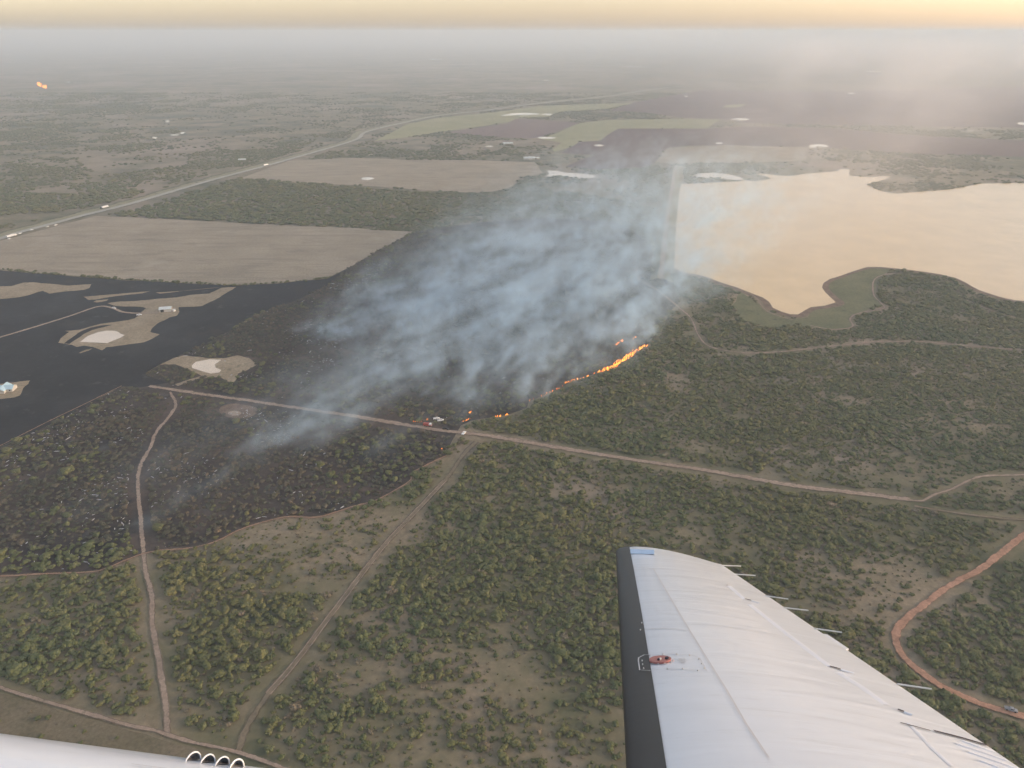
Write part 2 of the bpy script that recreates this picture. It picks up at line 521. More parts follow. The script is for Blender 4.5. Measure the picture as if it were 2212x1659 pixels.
# pale unburned islands inside the burned field
ISL = [
    ('K', [(-250, 260), (0, 232), (150, 226), (280, 186), (420, 182), (520, 196), (600, 195), (720, 208), (860, 220), (1000, 212), (1140, 205), (1120, 250), (1060, 275), (900, 290), (700, 310), (620, 325), (540, 288), (480, 302), (380, 335), (200, 375), (0, 390), (-250, 400)], 'unburned tan grass tongue near the dry field edge'),
    ('K', [(1040, 365), (1150, 355), (1400, 330), (1870, 292), (1780, 320), (1500, 345), (1300, 375), (1200, 395), (1100, 400)], 'narrow unburned tan grass sliver north of the driveway bend'),
    ('K', [(1160, 425), (1200, 405), (1350, 392), (1330, 415), (1200, 435)], 'tiny unburned grass scrap above the driveway bend'),
    ('K', [(1340, 442), (1450, 425), (1700, 412), (2000, 385), (2209, 368), (2360, 340), (2620, 320), (2760, 248), (2955, 238), (2800, 330), (2680, 400), (2520, 480), (2230, 492), (2225, 560), (2209, 598), (2120, 620), (1990, 680), (1880, 770), (1880, 805), (1990, 830), (1900, 880), (1800, 930), (1600, 955), (1400, 985), (1330, 990), (1280, 1030), (1210, 1005), (1160, 985), (1060, 970), (960, 990), (900, 965), (730, 935), (750, 880), (870, 800), (810, 790), (1000, 770), (1120, 735), (1260, 700), (1450, 675), (1600, 655), (1690, 630), (1730, 590), (1745, 574), (1830, 502), (1750, 487), (1600, 485), (1450, 478)], 'unburned tan grass around the metal barn and pond'),
    ('K', [(980, 1062), (1080, 1020), (1160, 1005), (1110, 1035), (1000, 1066)], 'small unburned grass fleck below the barn pond'),
    ('K', [(-350, 1470), (0, 1445), (150, 1430), (375, 1405), (340, 1450), (280, 1530), (250, 1590), (180, 1620), (0, 1640), (-350, 1650)], 'unburned yellow grass yard around the blue roofed house'),
    ('D', [(970, 352), (1150, 340), (1385, 318), (1200, 334), (1000, 360)], 'thin unburned grass line under the dry field'),
    ('D', [(1005, 800), (1080, 760), (1150, 742), (1210, 750), (1310, 760), (1400, 760), (1480, 742), (1560, 760), (1600, 800), (1540, 840), (1490, 855), (1480, 890), (1455, 925), (1410, 900), (1380, 880), (1330, 880), (1240, 890), (1110, 935), (1090, 925), (1180, 895), (1260, 870), (1200, 840), (1090, 800)], 'pale dry bank around the notched pond'),
]
ISL_W = []
for k, pts, lab in ISL:
    w_ = G(k, pts); ISL_W.append(w_)
    sheet('unburned_grass', w_, M['straw'], lab, 'grass patch', 1.6, 4)
sheet('burned_streak', G('K', [(800, 945), (900, 870), (1000, 800), (1120, 750), (1250, 722), (1400, 712), (1300, 740), (1150, 777), (1030, 837), (940, 900), (870, 950)]), M['black'],
      'curved black burned streak beside the barn pond', 'burned ground', 1.2, 4)
sheet('burned_streak', G('D', [(590, 420), (700, 395), (900, 365), (1150, 350), (1370, 328), (1180, 358), (980, 385), (780, 405)]), M['black'],
      'long black burned streak above the barn', 'burned ground', 1.2, 4)


def ell(k, cx, cy, rx, ry, n=22, wob=.12):
    return G(k, [(cx + rx * (1 + wob * math.sin(3 * a + cx)) * math.cos(a), cy + ry * (1 + wob * math.cos(2 * a + cy)) * math.sin(a)) for a in np.linspace(0, 2 * math.pi, n + 1)[:-1]])


BARE = ell('D', 1485, 1092, 122, 46, 26, .06)
sheet('bare_disc', BARE, M['mud'], 'round bare dirt patch around the small stock tank', 'bare ground', 1.2, 4)

# ------------------------------------------------------------------ water
LAKE = G('L', [(272, 195), (400, 188), (605, 179), (640, 172), (700, 176), (760, 172), (792, 163), (760, 148), (710, 138), (735, 134), (790, 140), (860, 147), (935, 146), (960, 138), (1060, 130), (1165, 120), (1180, 108), (1235, 110), (1230, 130), (1235, 146), (1300, 152), (1370, 155), (1390, 150), (1460, 150), (1420, 170), (1380, 183), (1335, 198), (1380, 222), (1440, 240), (1500, 247), (1600, 238), (1750, 228), (1900, 205), (1960, 191), (2212, 188), (2700, 184), (2900, 400), (2800, 860), (2500, 880), (2212, 850), (2160, 846), (2070, 826), (1960, 790), (1880, 745), (1830, 722), (1740, 700), (1600, 680), (1500, 668), (1400, 659), (1330, 660), (1250, 685), (1180, 710), (1120, 728), (1085, 750), (1078, 775), (1100, 805), (1130, 835), (1155, 858), (1090, 876), (1010, 886), (975, 905), (945, 926), (900, 925), (850, 910), (800, 888), (780, 855), (745, 830), (690, 810), (600, 775), (520, 750), (430, 715), (370, 702), (300, 690), (250, 670), (233, 650), (236, 600), (250, 450), (262, 330)])
SHORE = G('L', [(2500, 880), (2212, 850), (2160, 846), (2070, 826), (1960, 790), (1880, 745), (1830, 722), (1740, 700), (1600, 680), (1500, 668), (1400, 659), (1330, 660), (1250, 685), (1180, 710), (1120, 728), (1085, 750), (1078, 775), (1100, 805), (1130, 835), (1162, 862), (1090, 878), (1010, 888), (975, 907), (945, 928), (900, 927), (850, 912), (800, 890), (780, 857), (745, 832), (690, 812), (600, 777), (520, 752), (430, 717), (370, 704), (300, 692), (250, 672)])
ribbon('mud_shore', SHORE, 15, M['mud'], 'brown mud bank along the near shore of the reservoir', 'shore', .5, 5, clear=10)
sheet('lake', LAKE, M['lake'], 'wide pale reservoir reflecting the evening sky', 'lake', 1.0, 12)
POND_SHAPES = [
    ('L', [(345, 150), (385, 133), (480, 130), (560, 138), (630, 160), (640, 168), (610, 173), (560, 168), (480, 163), (400, 157)], 'lens shaped inlet cut off from the reservoir by a low spit'),
    ('K', [(1000, 922), (1100, 850), (1220, 805), (1330, 785), (1430, 790), (1480, 805), (1500, 825), (1555, 842), (1500, 875), (1430, 902), (1340, 942), (1200, 935)], 'pinkish muddy pond with tan bank near the metal barn'),
    ('D', [(1195, 810), (1220, 785), (1310, 768), (1382, 772), (1340, 800), (1345, 820), (1382, 836), (1370, 850), (1315, 858), (1250, 840), (1200, 825)], 'notched grey pond at the edge of the burned scrub'),
    ('B', [(1305, 1102), (1340, 1085), (1325, 1065), (1390, 1065), (1440, 1078), (1610, 1088), (1637, 1103), (1600, 1114), (1480, 1110), (1390, 1102)], 'fish shaped pale pond between pasture and ploughed field'),
    ('B', [(1030, 722), (1110, 706), (1180, 703), (1275, 709), (1275, 716), (1100, 721)], 'long bright pond beside the highway'),
]
for k, pts, lab in POND_SHAPES:
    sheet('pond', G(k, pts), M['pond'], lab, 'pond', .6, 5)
PE = [('B', 203, 1115, 41, 8, 'round pale pond alone in the dry pasture'), ('B', 1330, 715, 40, 5, 'thin bright pond just past the long roadside pond'),
      ('B', 1320, 860, 55, 7, 'slim pond at the tip of the kite shaped field'), ('B', 1647, 908, 32, 5, 'small pond inside the mauve ploughed field'),
      ('B', 690, 928, 25, 3, None), ('B', 965, 914, 25, 4, None), ('B', 218, 965, 22, 5, None), ('B', 283, 836, 8, 4, None), ('B', 605, 840, 15, 3, None),
      ('B', 630, 370, 45, 4, None), ('B', 1865, 415, 58, 4, None), ('B', 1320, 501, 22, 3, None), ('B', 1385, 659, 8, 3, None), ('B', 690, 584, 10, 2, None), ('B', 808, 607, 12, 3, None),
      ('A', 1047, 757, 14, 5, None), ('A', 965, 860, 18, 6, None), ('A', 1090, 843, 28, 4, None), ('A', 1140, 831, 16, 6, None), ('A', 134, 605, 25, 4, None),
      ('A', 424, 513, 18, 3, None), ('A', 885, 531, 12, 2, None), ('A', 1920, 1395, 45, 6, 'bare white pan at the edge of the dark wood'),
      ('C', 308, 895, 24, 5, None), ('C', 925, 913, 62, 12, 'broad cream pond half under the smoke beyond the reservoir'), ('C', 443, 746, 60, 6, 'slim bright pond in the far ploughed field'),
      ('C', 810, 658, 24, 3, None), ('C', 1135, 582, 24, 3, None), ('C', 103, 602, 14, 4, None), ('C', 1275, 446, 48, 4, None), ('C', 2195, 772, 25, 8, None), ('C', 1880, 817, 25, 4, None), ('C', 1900, 331, 40, 3, None),
      ('B', 1755, 1273, 6, 5, None), ('B', 1805, 1278, 10, 4, None), ('B', 1865, 1284, 10, 3, None), ('B', 1925, 1286, 9, 3, None)]
for k, a, b, c, d_, lab in PE:
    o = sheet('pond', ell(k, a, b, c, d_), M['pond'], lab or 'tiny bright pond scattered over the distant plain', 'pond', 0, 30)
    if not lab: o['group'] = 'tiny ponds on the distant plain'
sheet('stock_tank', ell('D', 1465, 1107, 42, 15, 24, .02), M['dampale'], 'dry pale round stock tank on bare dirt by the road', 'stock tank', 0, 5)

# ------------------------------------------------------------------ roads and tracks
ribbon('highway', HWY, 13, M['asphalt'], 'grey two lane highway running past the dry field', 'highway', .05, 30, clear=14)
MAIN = G('D', [(930, 938), (1200, 975), (1500, 1020), (1800, 1065), (2212, 1125)]) + G('E', [(400, 1172), (700, 1217), (1000, 1252), (1400, 1322), (1800, 1387), (2212, 1447)]) + G('F', [(400, 1492), (800, 1562), (1200, 1612), (1500, 1645)])
ribbon('dirt_road', MAIN, 12, M['track_s'], 'pale dirt road crossing the burned scrub past the fire', 'dirt road', .28, 6)
ribbon('dirt_road', G('F', [(1500, 1648), (1580, 1652), (1640, 1617), (1760, 1577), (1900, 1512), (2000, 1497), (2212, 1490), (2500, 1480)]), 5, M['track_s'], 'faint dirt track branching off the long dirt road', 'dirt road', .3, 5)
ribbon('grass_track', G('d', [(1975, 1093), (2060, 1108), (2140, 1118), (2212, 1124), (2300, 1130)]), 8, M['olive_s'], 'faded grassy continuation of the long dirt road', 'track', .3, 5)
ribbon('dirt_track', G('D', [(1060, 975), (1100, 1050), (1070, 1110), (980, 1220), (940, 1320), (880, 1430), (860, 1520), (865, 1659)]) + G('G', [(885, 150), (900, 300), (915, 450), (945, 600), (955, 750), (980, 900), (1000, 1050), (1015, 1180), (1035, 1330), (1045, 1460)]),
       6.5, M['track_s'], 'narrow dirt track running from the grass clearing into burned scrub', 'track', .35, 4, clear=5.5)
DIAG = G('d', [(1030, 955), (1000, 985), (960, 1040), (890, 1115), (830, 1180), (760, 1270), (700, 1350), (640, 1430), (580, 1500), (535, 1570), (515, 1625)])
ribbon('dirt_track', DIAG, 9, M['olive_s'], 'grassy strip of the slanting track between two scrub stands', 'track', .4, 4, clear=6)
for s_ in (-1.3, 1.3):
    ribbon('wheel_rut', DIAG[2:9], 1.6, M['track_s'], 'pale wheel rut on the slanting grassy track', 'track', .3, 4, off=s_, record=False)
ribbon('dirt_road', G('G', [(-400, 1030), (0, 1162), (300, 1250), (600, 1340), (800, 1398), (1000, 1440), (1200, 1500), (1500, 1570), (1800, 1680)]), 4.5, M['track_s'], 'brown dirt road along the grass clearing under the nacelle', 'dirt road', .4, 4, clear=4.5)
ribbon('firebreak', FIRELINE_A, 4.6, M['orange'], 'freshly scraped orange firebreak around the burned scrub', 'firebreak', .3, 4, clear=1.8, off=-1.0)
ribbon('dirt_road', G('D', [(-300, 1465), (0, 1312), (280, 1170), (560, 1035), (760, 936)]), 3.6, M['orange'], 'straight orange dirt road bounding the black burned field', 'dirt road', .2, 5)
ribbon('driveway', G('K', [(-400, 985), (0, 872), (460, 735), (860, 610), (1130, 515), (1230, 488), (1310, 485), (1420, 512), (1510, 550), (1620, 567), (1750, 572), (2000, 566)]), 3.6, M['dampale'], 'thin gravel driveway winding to the metal barn', 'driveway', .12, 4)
ribbon('dirt_road', G('F', [(0, 395), (120, 500), (155, 560), (180, 620), (230, 680), (330, 712), (500, 732), (730, 720), (1000, 690), (1300, 660), (1420, 660), (1560, 660), (1900, 690), (2212, 717), (2500, 735)]), 5.5, M['track_s'], 'dirt road bending past the reservoir meadow', 'dirt road', .3, 5)
ribbon('dirt_road', G('E', [(1880, 200), (1900, 270), (2000, 330), (2080, 390), (2212, 500)]), 8, M['track_s'], 'dirt road hidden in smoke at the dam foot', 'dirt road', .3, 6)
ribbon('dirt_road', G('F', [(1440, 232), (1350, 240), (1290, 262), (1270, 300), (1275, 370), (1310, 410), (1340, 450), (1240, 470), (1160, 490), (1125, 520), (1145, 560), (1100, 578), (1000, 582), (880, 560)]), 5, M['track_s'], 'pale winding track across the lakeside point', 'dirt road', .3, 4)
ribbon('shore_track', G('F', [(470, 345), (540, 385), (570, 430), (610, 470), (680, 500), (770, 525)]), 3.5, M['track_s'], 'short track hugging the mud bank of the reservoir', 'track', .3, 4)
ribbon('dirt_road', G('F', [(1850, 400), (2050, 480), (2212, 525), (2500, 600)]), 4, M['track_s'], 'faint track fading through the lakeside scrub', 'dirt road', .4, 5)
ribbon('red_road', G('I', [(2500, -20), (2212, 205), (2080, 315), (1950, 415), (1750, 530), (1600, 630), (1480, 720), (1420, 790), (1410, 860), (1440, 940), (1500, 1010), (1600, 1085), (1700, 1150), (1830, 1212), (1950, 1262), (2080, 1302), (2212, 1338), (2500, 1420)]), 8.0, M['red'], 'wide red dirt road curving behind the wing', 'dirt road', .34, 4, clear=5.5)

# dam
DAM = smooth_line(G('L', [(262, 100), (253, 122), (240, 200), (222, 300), (205, 420), (190, 560), (180, 660), (170, 740)]), 15)
T = np.gradient(DAM, axis=0); T /= np.linalg.norm(T, axis=1)[:, None]
NN = np.stack([-T[:, 1], T[:, 0]], 1)
prof = [(-17, 0), (-4.5, 4.2), (4.5, 4.2), (14, 0)]
v, f = [], []
for p_, n_ in zip(DAM, NN):
    for a, z in prof: v.append((*(p_ - n_ * a), z))
k = len(prof)
for i in range(len(DAM) - 1):
    for j in range(k - 1): f.append((i * k + j, i * k + j + 1, (i + 1) * k + j + 1, (i + 1) * k + j))
dam = tag(mesh_obj('dam', v, f, M['verge']), 'long straight grassy earth dam holding the reservoir', 'dam')
v = []
for p_, n_ in zip(DAM, NN):
    for a in (-3.6, 3.6): v.append((*(p_ - n_ * a), 4.26))
mesh_obj('crest_road', v, [(2 * i, 2 * i + 1, 2 * i + 3, 2 * i + 2) for i in range(len(DAM) - 1)], M['dampale'], dam)
ROADS.append((DAM[::6].tolist(), 18))

# ------------------------------------------------------------------ vegetation
def make_crown(seed, spread=1.0, tall=1.0, n=110, open_=0.0):
    """crown about 2 m across: an uneven core wrapped in leaf clumps"""
    r = random.Random(seed)
    bm = bmesh.new()
    lobes = [(0, 0, .55 * tall, .62)]
    for i in range(r.randint(4, 6)):
        a = r.uniform(0, 6.28); q = r.uniform(.35, .62) * spread
        lobes.append((q * math.cos(a), q * math.sin(a), r.uniform(.38, .75) * tall, r.uniform(.30, .46)))
    for lx, ly, lz, lr in lobes:
        res = bmesh.ops.create_icosphere(bm, subdivisions=2, radius=lr * (.97 - open_))
        for v_ in res['verts']:
            s_ = r.uniform(.84, 1.10)
            v_.co = Vector((v_.co.x * s_ + lx, v_.co.y * s_ + ly, v_.co.z * s_ * .85 + lz))
    for i in range(n):
        lx, ly, lz, lr = r.choice(lobes)
        d = Vector((r.gauss(0, 1), r.gauss(0, 1), r.gauss(.35, .8))).normalized()
        c = Vector((lx, ly, lz)) + Vector((d.x, d.y, d.z * .85)) * lr * r.uniform(.85, 1.12)
        nrm = (d + Vector((r.gauss(0, .5), r.gauss(0, .5), r.gauss(.2, .5)))).normalized()
        t1 = nrm.orthogonal().normalized()
        t1.rotate(Matrix.Rotation(r.uniform(0, 6.28), 3, nrm))
        t2 = nrm.cross(t1)
        s_ = r.uniform(.07, .15)
        q = [c + t1 * s_ * r.uniform(.7, 1.3), c + t2 * s_ * r.uniform(.6, 1.1) + nrm * .04, c - t1 * s_ * r.uniform(.7, 1.3), c - t2 * s_ * r.uniform(.6, 1.1) - nrm * .03]
        bm.faces.new([bm.verts.new(p) for p in q])
    me = bpy.data.meshes.new('crown')
    bm.to_mesh(me); bm.free()
    return me


def make_trunk(seed):
    r = random.Random(seed)
    mb = MB()
    for i in range(3):
        a = r.uniform(0, 6.28); e = .35
        b0, b1 = .05, .025
        ex, ey = e * math.cos(a), e * math.sin(a)
        vs = [(b0 * math.cos(t), b0 * math.sin(t), 0) for t in (0, 1.57, 3.14, 4.71)] + [(ex + b1 * math.cos(t), ey + b1 * math.sin(t), .5) for t in (0, 1.57, 3.14, 4.71)]
        mb.add(vs, [(j, (j + 1) % 4, 4 + (j + 1) % 4, 4 + j) for j in range(4)])
    me = bpy.data.meshes.new('trunk')
    me.from_pydata(mb.v, [], mb.f)
    me.materials.append(M['bark'])
    return me


CROWNS = [make_crown(100 + i, 1 + .12 * (i % 3), .85 + .1 * (i % 4)) for i in range(7)]
for me in CROWNS: me.materials.append(M['leaf'])
BURNT = [make_crown(200 + i, 1.0, .9, 60, .25) for i in range(4)]
for me in BURNT: me.materials.append(M['burnt_leaf'])
DRY = [make_crown(250 + i, 1.1, .75, 70, .30) for i in range(3)]
for me in DRY: me.materials.append(M['dry_leaf'])
TRUNKS = [make_trunk(300 + i) for i in range(3)]


def proto_collection(name, meshes):
    c = bpy.data.collections.new(name)
    for i, me in enumerate(meshes):
        c.objects.link(bpy.data.objects.new('%s_%02d' % (name, i), me))
    return c


C_LEAF, C_BURNT, C_DRY = proto_collection('leafy_bush_kind', CROWNS), proto_collection('singed_bush_kind', BURNT), proto_collection('dry_bush_kind', DRY)


def scatter(name, pts, scl, rot, idx, coll, label, cat):
    me = bpy.data.meshes.new(name)
    me.from_pydata(pts.tolist(), [], [])
    a = me.attributes.new('scl', 'FLOAT_VECTOR', 'POINT'); a.data.foreach_set('vector', scl.astype(np.float32).ravel())
    a = me.attributes.new('rot', 'FLOAT_VECTOR', 'POINT'); a.data.foreach_set('vector', rot.astype(np.float32).ravel())
    a = me.attributes.new('idx', 'INT', 'POINT'); a.data.foreach_set('value', idx.astype(np.int32))
    o = bpy.data.objects.new(name, me)
    COL.objects.link(o)
    ng = bpy.data.node_groups.new(name, 'GeometryNodeTree')
    ng.interface.new_socket('Geometry', in_out='INPUT', socket_type='NodeSocketGeometry')
    ng.interface.new_socket('Geometry', in_out='OUTPUT', socket_type='NodeSocketGeometry')
    nd = ng.nodes
    gi, go = nd.new('NodeGroupInput'), nd.new('NodeGroupOutput')
    ci = nd.new('GeometryNodeCollectionInfo')
    ci.inputs['Collection'].default_value = coll
    ci.inputs['Separate Children'].default_value = True
    ci.inputs['Reset Children'].default_value = True
    ip = nd.new('GeometryNodeInstanceOnPoints')
    ip.inputs['Pick Instance'].default_value = True

    def na(n, t):
        x = nd.new('GeometryNodeInputNamedAttribute'); x.data_type = t
        x.inputs['Name'].default_value = n
        return x.outputs['Attribute']
    lk = ng.links.new
    lk(gi.outputs[0], ip.inputs['Points'])
    lk(ci.outputs[0], ip.inputs['Instance'])
    lk(na('idx', 'INT'), ip.inputs['Instance Index'])
    lk(na('scl', 'FLOAT_VECTOR'), ip.inputs['Scale'])
    lk(na('rot', 'FLOAT_VECTOR'), ip.inputs['Rotation'])
    lk(ip.outputs[0], go.inputs[0])
    md = o.modifiers.new('scatter', 'NODES')
    md.node_group = ng
    return tag(o, label, cat, kind='stuff')


def candidates(y0, y1, cell):
    """jittered grid over the strip of land the view crosses"""
    xs, ys = [], []
    for y in np.arange(y0, y1, cell):
        h = y * .78 + 90
        x = np.arange(-h, h, cell)
        xs.append(x); ys.append(np.full(x.shape, y))
    X, Y = np.concatenate(xs), np.concatenate(ys)
    X = X + rng.uniform(-.5, .5, X.shape) * cell
    Y = Y + rng.uniform(-.5, .5, X.shape) * cell
    return X, Y


FOREST1 = G('A', [(620, 1340), (900, 1243), (1300, 1145), (1480, 1115), (1900, 1140), (2212, 1170)]) + G('B', [(500, 1200), (750, 1213), (900, 1217), (1100, 1195), (1500, 1205), (1800, 1255), (2080, 1320), (2050, 1500), (1500, 1470), (900, 1420), (520, 1440), (130, 1405), (0, 1420)]) + G('A', [(1500, 1390), (900, 1360)])
FOREST2 = G('A', [(-300, 1190), (0, 1200), (500, 1215), (640, 1160), (900, 1190), (935, 1222), (640, 1298), (300, 1330), (0, 1345), (-300, 1370)])
CLEAR = [('d', 870, 1490, 30, 22, .7), ('d', 960, 1590, 20, 14, .6), ('d', 740, 1190, 34, 24, .6), ('d', 850, 1130, 30, 22, .65), ('d', 1500, 1165, 42, 26, .6),
         ('d', 1880, 1270, 40, 22, .8), ('d', 1990, 1240, 26, 20, .6), ('d', 1960, 1010, 46, 26, .7), ('d', 1740, 1015, 30, 18, .7), ('d', 2060, 930, 46, 30, .5), ('d', 1260, 1060, 26, 16, .6),
         ('d', 1100, 1440, 22, 14, .6), ('d', 780, 1610, 24, 14, .7), ('d', 1130, 1570, 16, 10, .5), ('d', 1240, 1640, 24, 12, .6), ('d', 960, 1010, 16, 12, .9), ('d', 1500, 1360, 30, 18, .5),
         ('d', 620, 1170, 24, 16, .5), ('d', 2150, 1120, 30, 30, .5), ('d', 1880, 620, 30, 20, .6), ('d', 2000, 800, 60, 30, .35), ('d', 1600, 830, 60, 20, .3)]
DENSE = [('d', 130, 1420, 70, 55, .75), ('d', 470, 1420, 34, 75, .7), ('d', 330, 1300, 60, 30, .5), ('d', 700, 1560, 40, 18, .6), ('d', 860, 1330, 26, 26, .6), ('d', 1130, 1290, 45, 26, .45), ('d', 1120, 1560, 18, 14, .5), ('d', 1350, 1020, 60, 22, .4), ('d', 2100, 1420, 40, 34, .5),
         ('d', 1300, 920, 90, 40, .35), ('d', 1600, 930, 110, 50, .3), ('d', 620, 1590, 40, 14, .4)]


def cover(X, Y):
    n = fbm(X / 40 + 3, Y / 27 + 8, 4) * .66 + fbm(X / 170 + 30, Y / 130 + 1, 2) * .34
    p = 1 / (1 + np.exp(-(n - .405) * 26))
    for sign, lst in ((-1, CLEAR), (1, DENSE)):
        for k, a, b, rx, ry, s in lst:
            cx, cy_ = gnd(k, a, b)
            wob = 1 + .9 * (fbm(X / 18 + a, Y / 18 + b, 3) - .5)
            g_ = np.exp(-(((X - cx) / rx) ** 2 + ((Y - cy_) / ry) ** 2) * wob * 1.1)
            p = p * (1 - s * g_) if sign < 0 else p + (1 - p) * s * g_
    return p


NOBUSH = [BLACK, DRYF, DRYF2, LAKE, MEADOW, PL1, PL2, PL3, GSTRIP, CORR, PAST3, BARE] + ISL_W + [G(k, p) for k, p, _ in POND_SHAPES]


def free_mask(X, Y):
    ok = np.ones(X.shape, bool)
    for P in NOBUSH: ok &= ~inside(P, X, Y)
    for line, cl in ROADS:
        ok &= dist_line(line, X, Y) > cl * (.8 + .7 * vnoise(X / 7, Y / 7))
    return ok


# near and middle scrub
X, Y = candidates(195, 1250, 3.35)
px, py, dep = project(X, Y, 0)
ok = (px > -320) & (px < 2530) & (py < 1900)
X, Y = X[ok], Y[ok]
ok = free_mask(X, Y)
clear_l = inside(G('G', [(-500, 1080), (0, 1195), (300, 1275), (700, 1395), (1000, 1470), (1300, 1560), (1300, 1900), (-600, 1900)]), X, Y)
P = cover(X, Y)
P = np.where(clear_l, .03, P)
burn = inside(SCORCH, X, Y)
P = np.where(burn & (dist_line(FIRELINE_A, X, Y) < 55), np.maximum(P, .85), np.where(burn, np.maximum(P, .60), P))
ok &= dist_line(FRONT, X, Y) > 3.5
keep = ok & (rng.random(X.shape) < np.where(burn, P * .88, P * .95 + .03))
low = ok & ~keep & ~burn & (rng.random(X.shape) < np.where(clear_l, .06, .62) * (.35 + .9 * vnoise(X / 12 + 9, Y / 12)))
keep |= low
low = low[keep]
X, Y, burn, P = X[keep], Y[keep], burn[keep], P[keep]
S = np.clip(rng.lognormal(.64, .33, X.shape), .7, 3.6) * (.66 + .42 * P) * (1 + .35 * (rng.random(X.shape) < .08))
S = np.where(low, rng.uniform(.45, 1.25, X.shape), S)
SC = np.stack([S * rng.uniform(.9, 1.15, X.shape), S * rng.uniform(.9, 1.15, X.shape), S * rng.uniform(.7, 1.05, X.shape)], 1)
RT = np.stack([rng.normal(0, .06, X.shape), rng.normal(0, .06, X.shape), rng.uniform(0, 6.28, X.shape)], 1)
IX = rng.integers(0, len(CROWNS), X.shape)
# a share of the scorched stand stayed green
greenish = fbm(X / 60 + 70, Y / 60 + 20, 3) > .54
edge = (dist_line(FIRELINE_A, X, Y) < 26) & (X < -235)
drybush = ~burn & (rng.random(X.shape) < np.where(low, .45, .10))
singed = burn & ~(greenish & (rng.random(X.shape) < .22)) & ~edge

# the 300 bushes that show largest are single objects
WINGPX = [(1320, 1175), (1420, 1175), (1565, 1212), (2212, 1650), (2212, 1700), (1350, 1700)]
px, py, dep = project(X, Y, 1.0)
vis = (px > 0) & (px < 2212) & (py < 1650) & ~inside(WINGPX, px, py) & ~((py > 1570 + px * .13) & (px < 620))
size = np.where(vis & ~singed & ~drybush, S / dep, 0)
order = np.argsort(-size)[:300]
single = np.zeros(X.shape, bool); single[order] = True
proto_b = []
for i in range(len(CROWNS)):
    b = bpy.data.objects.new('bush', None)
    c = bpy.data.objects.new('crown', CROWNS[i]); c.parent = b
    t = bpy.data.objects.new('trunk', TRUNKS[i % 3]); t.parent = b
    proto_b.append((b, c, t))
for j in order:
    b0, c0, t0 = proto_b[IX[j]]
    b = b0.copy(); COL.objects.link(b)
    b.location = (X[j], Y[j], 0)
    b.rotation_euler = tuple(RT[j]); b.scale = tuple(SC[j])
    for q in (c0, t0):
        w_ = q.copy(); COL.objects.link(w_); w_.parent = b
    tag(b, 'round dark green bush in the unburned scrub closest beneath the aircraft', 'bush', 'unburned bushes closest beneath the aircraft')
for b, c, t in proto_b:
    for q in (c, t, b): bpy.data.objects.remove(q)
m_ = drybush
scatter('dry_scrub', np.stack([X, Y, X * 0], 1)[m_], SC[m_] * .85, RT[m_], IX[m_] % len(DRY), C_DRY, 'dry grey brown brush and dead shrubs among the green scrub', 'dry brush')
m_ = ~single & ~singed & ~drybush
scatter('scrub', np.stack([X, Y, X * 0], 1)[m_], SC[m_], RT[m_], IX[m_], C_LEAF, 'dense dark green mesquite scrub covering the plain', 'scrub')
scatter('singed_scrub', np.stack([X, Y, X * 0], 1)[singed], SC[singed] * .92, RT[singed], IX[singed] % len(BURNT), C_BURNT, 'singed brown and black scrub behind the fire front', 'burned scrub')

# far woods and thickets: bigger crowns, wider spacing
X, Y = candidates(1250, 4300, 10.0)
px, py, dep = project(X, Y, 0)
ok = (px > -200) & (px < 2400)
X, Y = X[ok], Y[ok]
wood = inside(FOREST1, X, Y) | inside(FOREST2, X, Y)
n = fbm(X / 95 + 13, Y / 95 + 2, 4) * .6 + fbm(X / 420 + 40, Y / 420 + 9, 3) * .4
P = np.where(wood, .93, 1 / (1 + np.exp(-(n - .52) * 44)) * np.where(Y > 2600, .6, .9) + .01)
keep = free_mask(X, Y) & (rng.random(X.shape) < P) & ~inside(SCORCH, X, Y)
X, Y, wood = X[keep], Y[keep], wood[keep]
S = rng.uniform(2.8, 5.2, X.shape) * np.where(wood, 1.15, 1.0)
SC = np.stack([S * 1.25, S * 1.25, S * .75], 1)
RT = np.stack([X * 0, X * 0, rng.uniform(0, 6.28, X.shape)], 1)
scatter('far_woods', np.stack([X, Y, X * 0], 1), SC, RT, rng.integers(0, len(CROWNS), X.shape), C_LEAF, 'dark woods and thickets beyond the fields toward the horizon', 'woods')

# hedge along the foot of the dry field
hl = smooth_line(G('D', [(-100, 195), (0, 208), (340, 240), (700, 266), (1000, 285), (1300, 300), (1480, 306), (1750, 291), (2030, 264)]), 5)
hp = hl[rng.random(len(hl)) < np.where(vnoise(hl[:, 0] / 25, hl[:, 1] / 25) > .42, .7, .1)]
hp = hp + rng.normal(0, 2, hp.shape)
S = rng.uniform(1.2, 2.6, len(hp))
scatter('hedge_scrub', np.stack([hp[:, 0], hp[:, 1], hp[:, 0] * 0], 1), np.stack([S, S, S], 1), np.stack([S * 0, S * 0, S * 7], 1), rng.integers(0, len(CROWNS), len(hp)), C_LEAF,
        'thin dark hedge line between dry field and burned field', 'hedge')

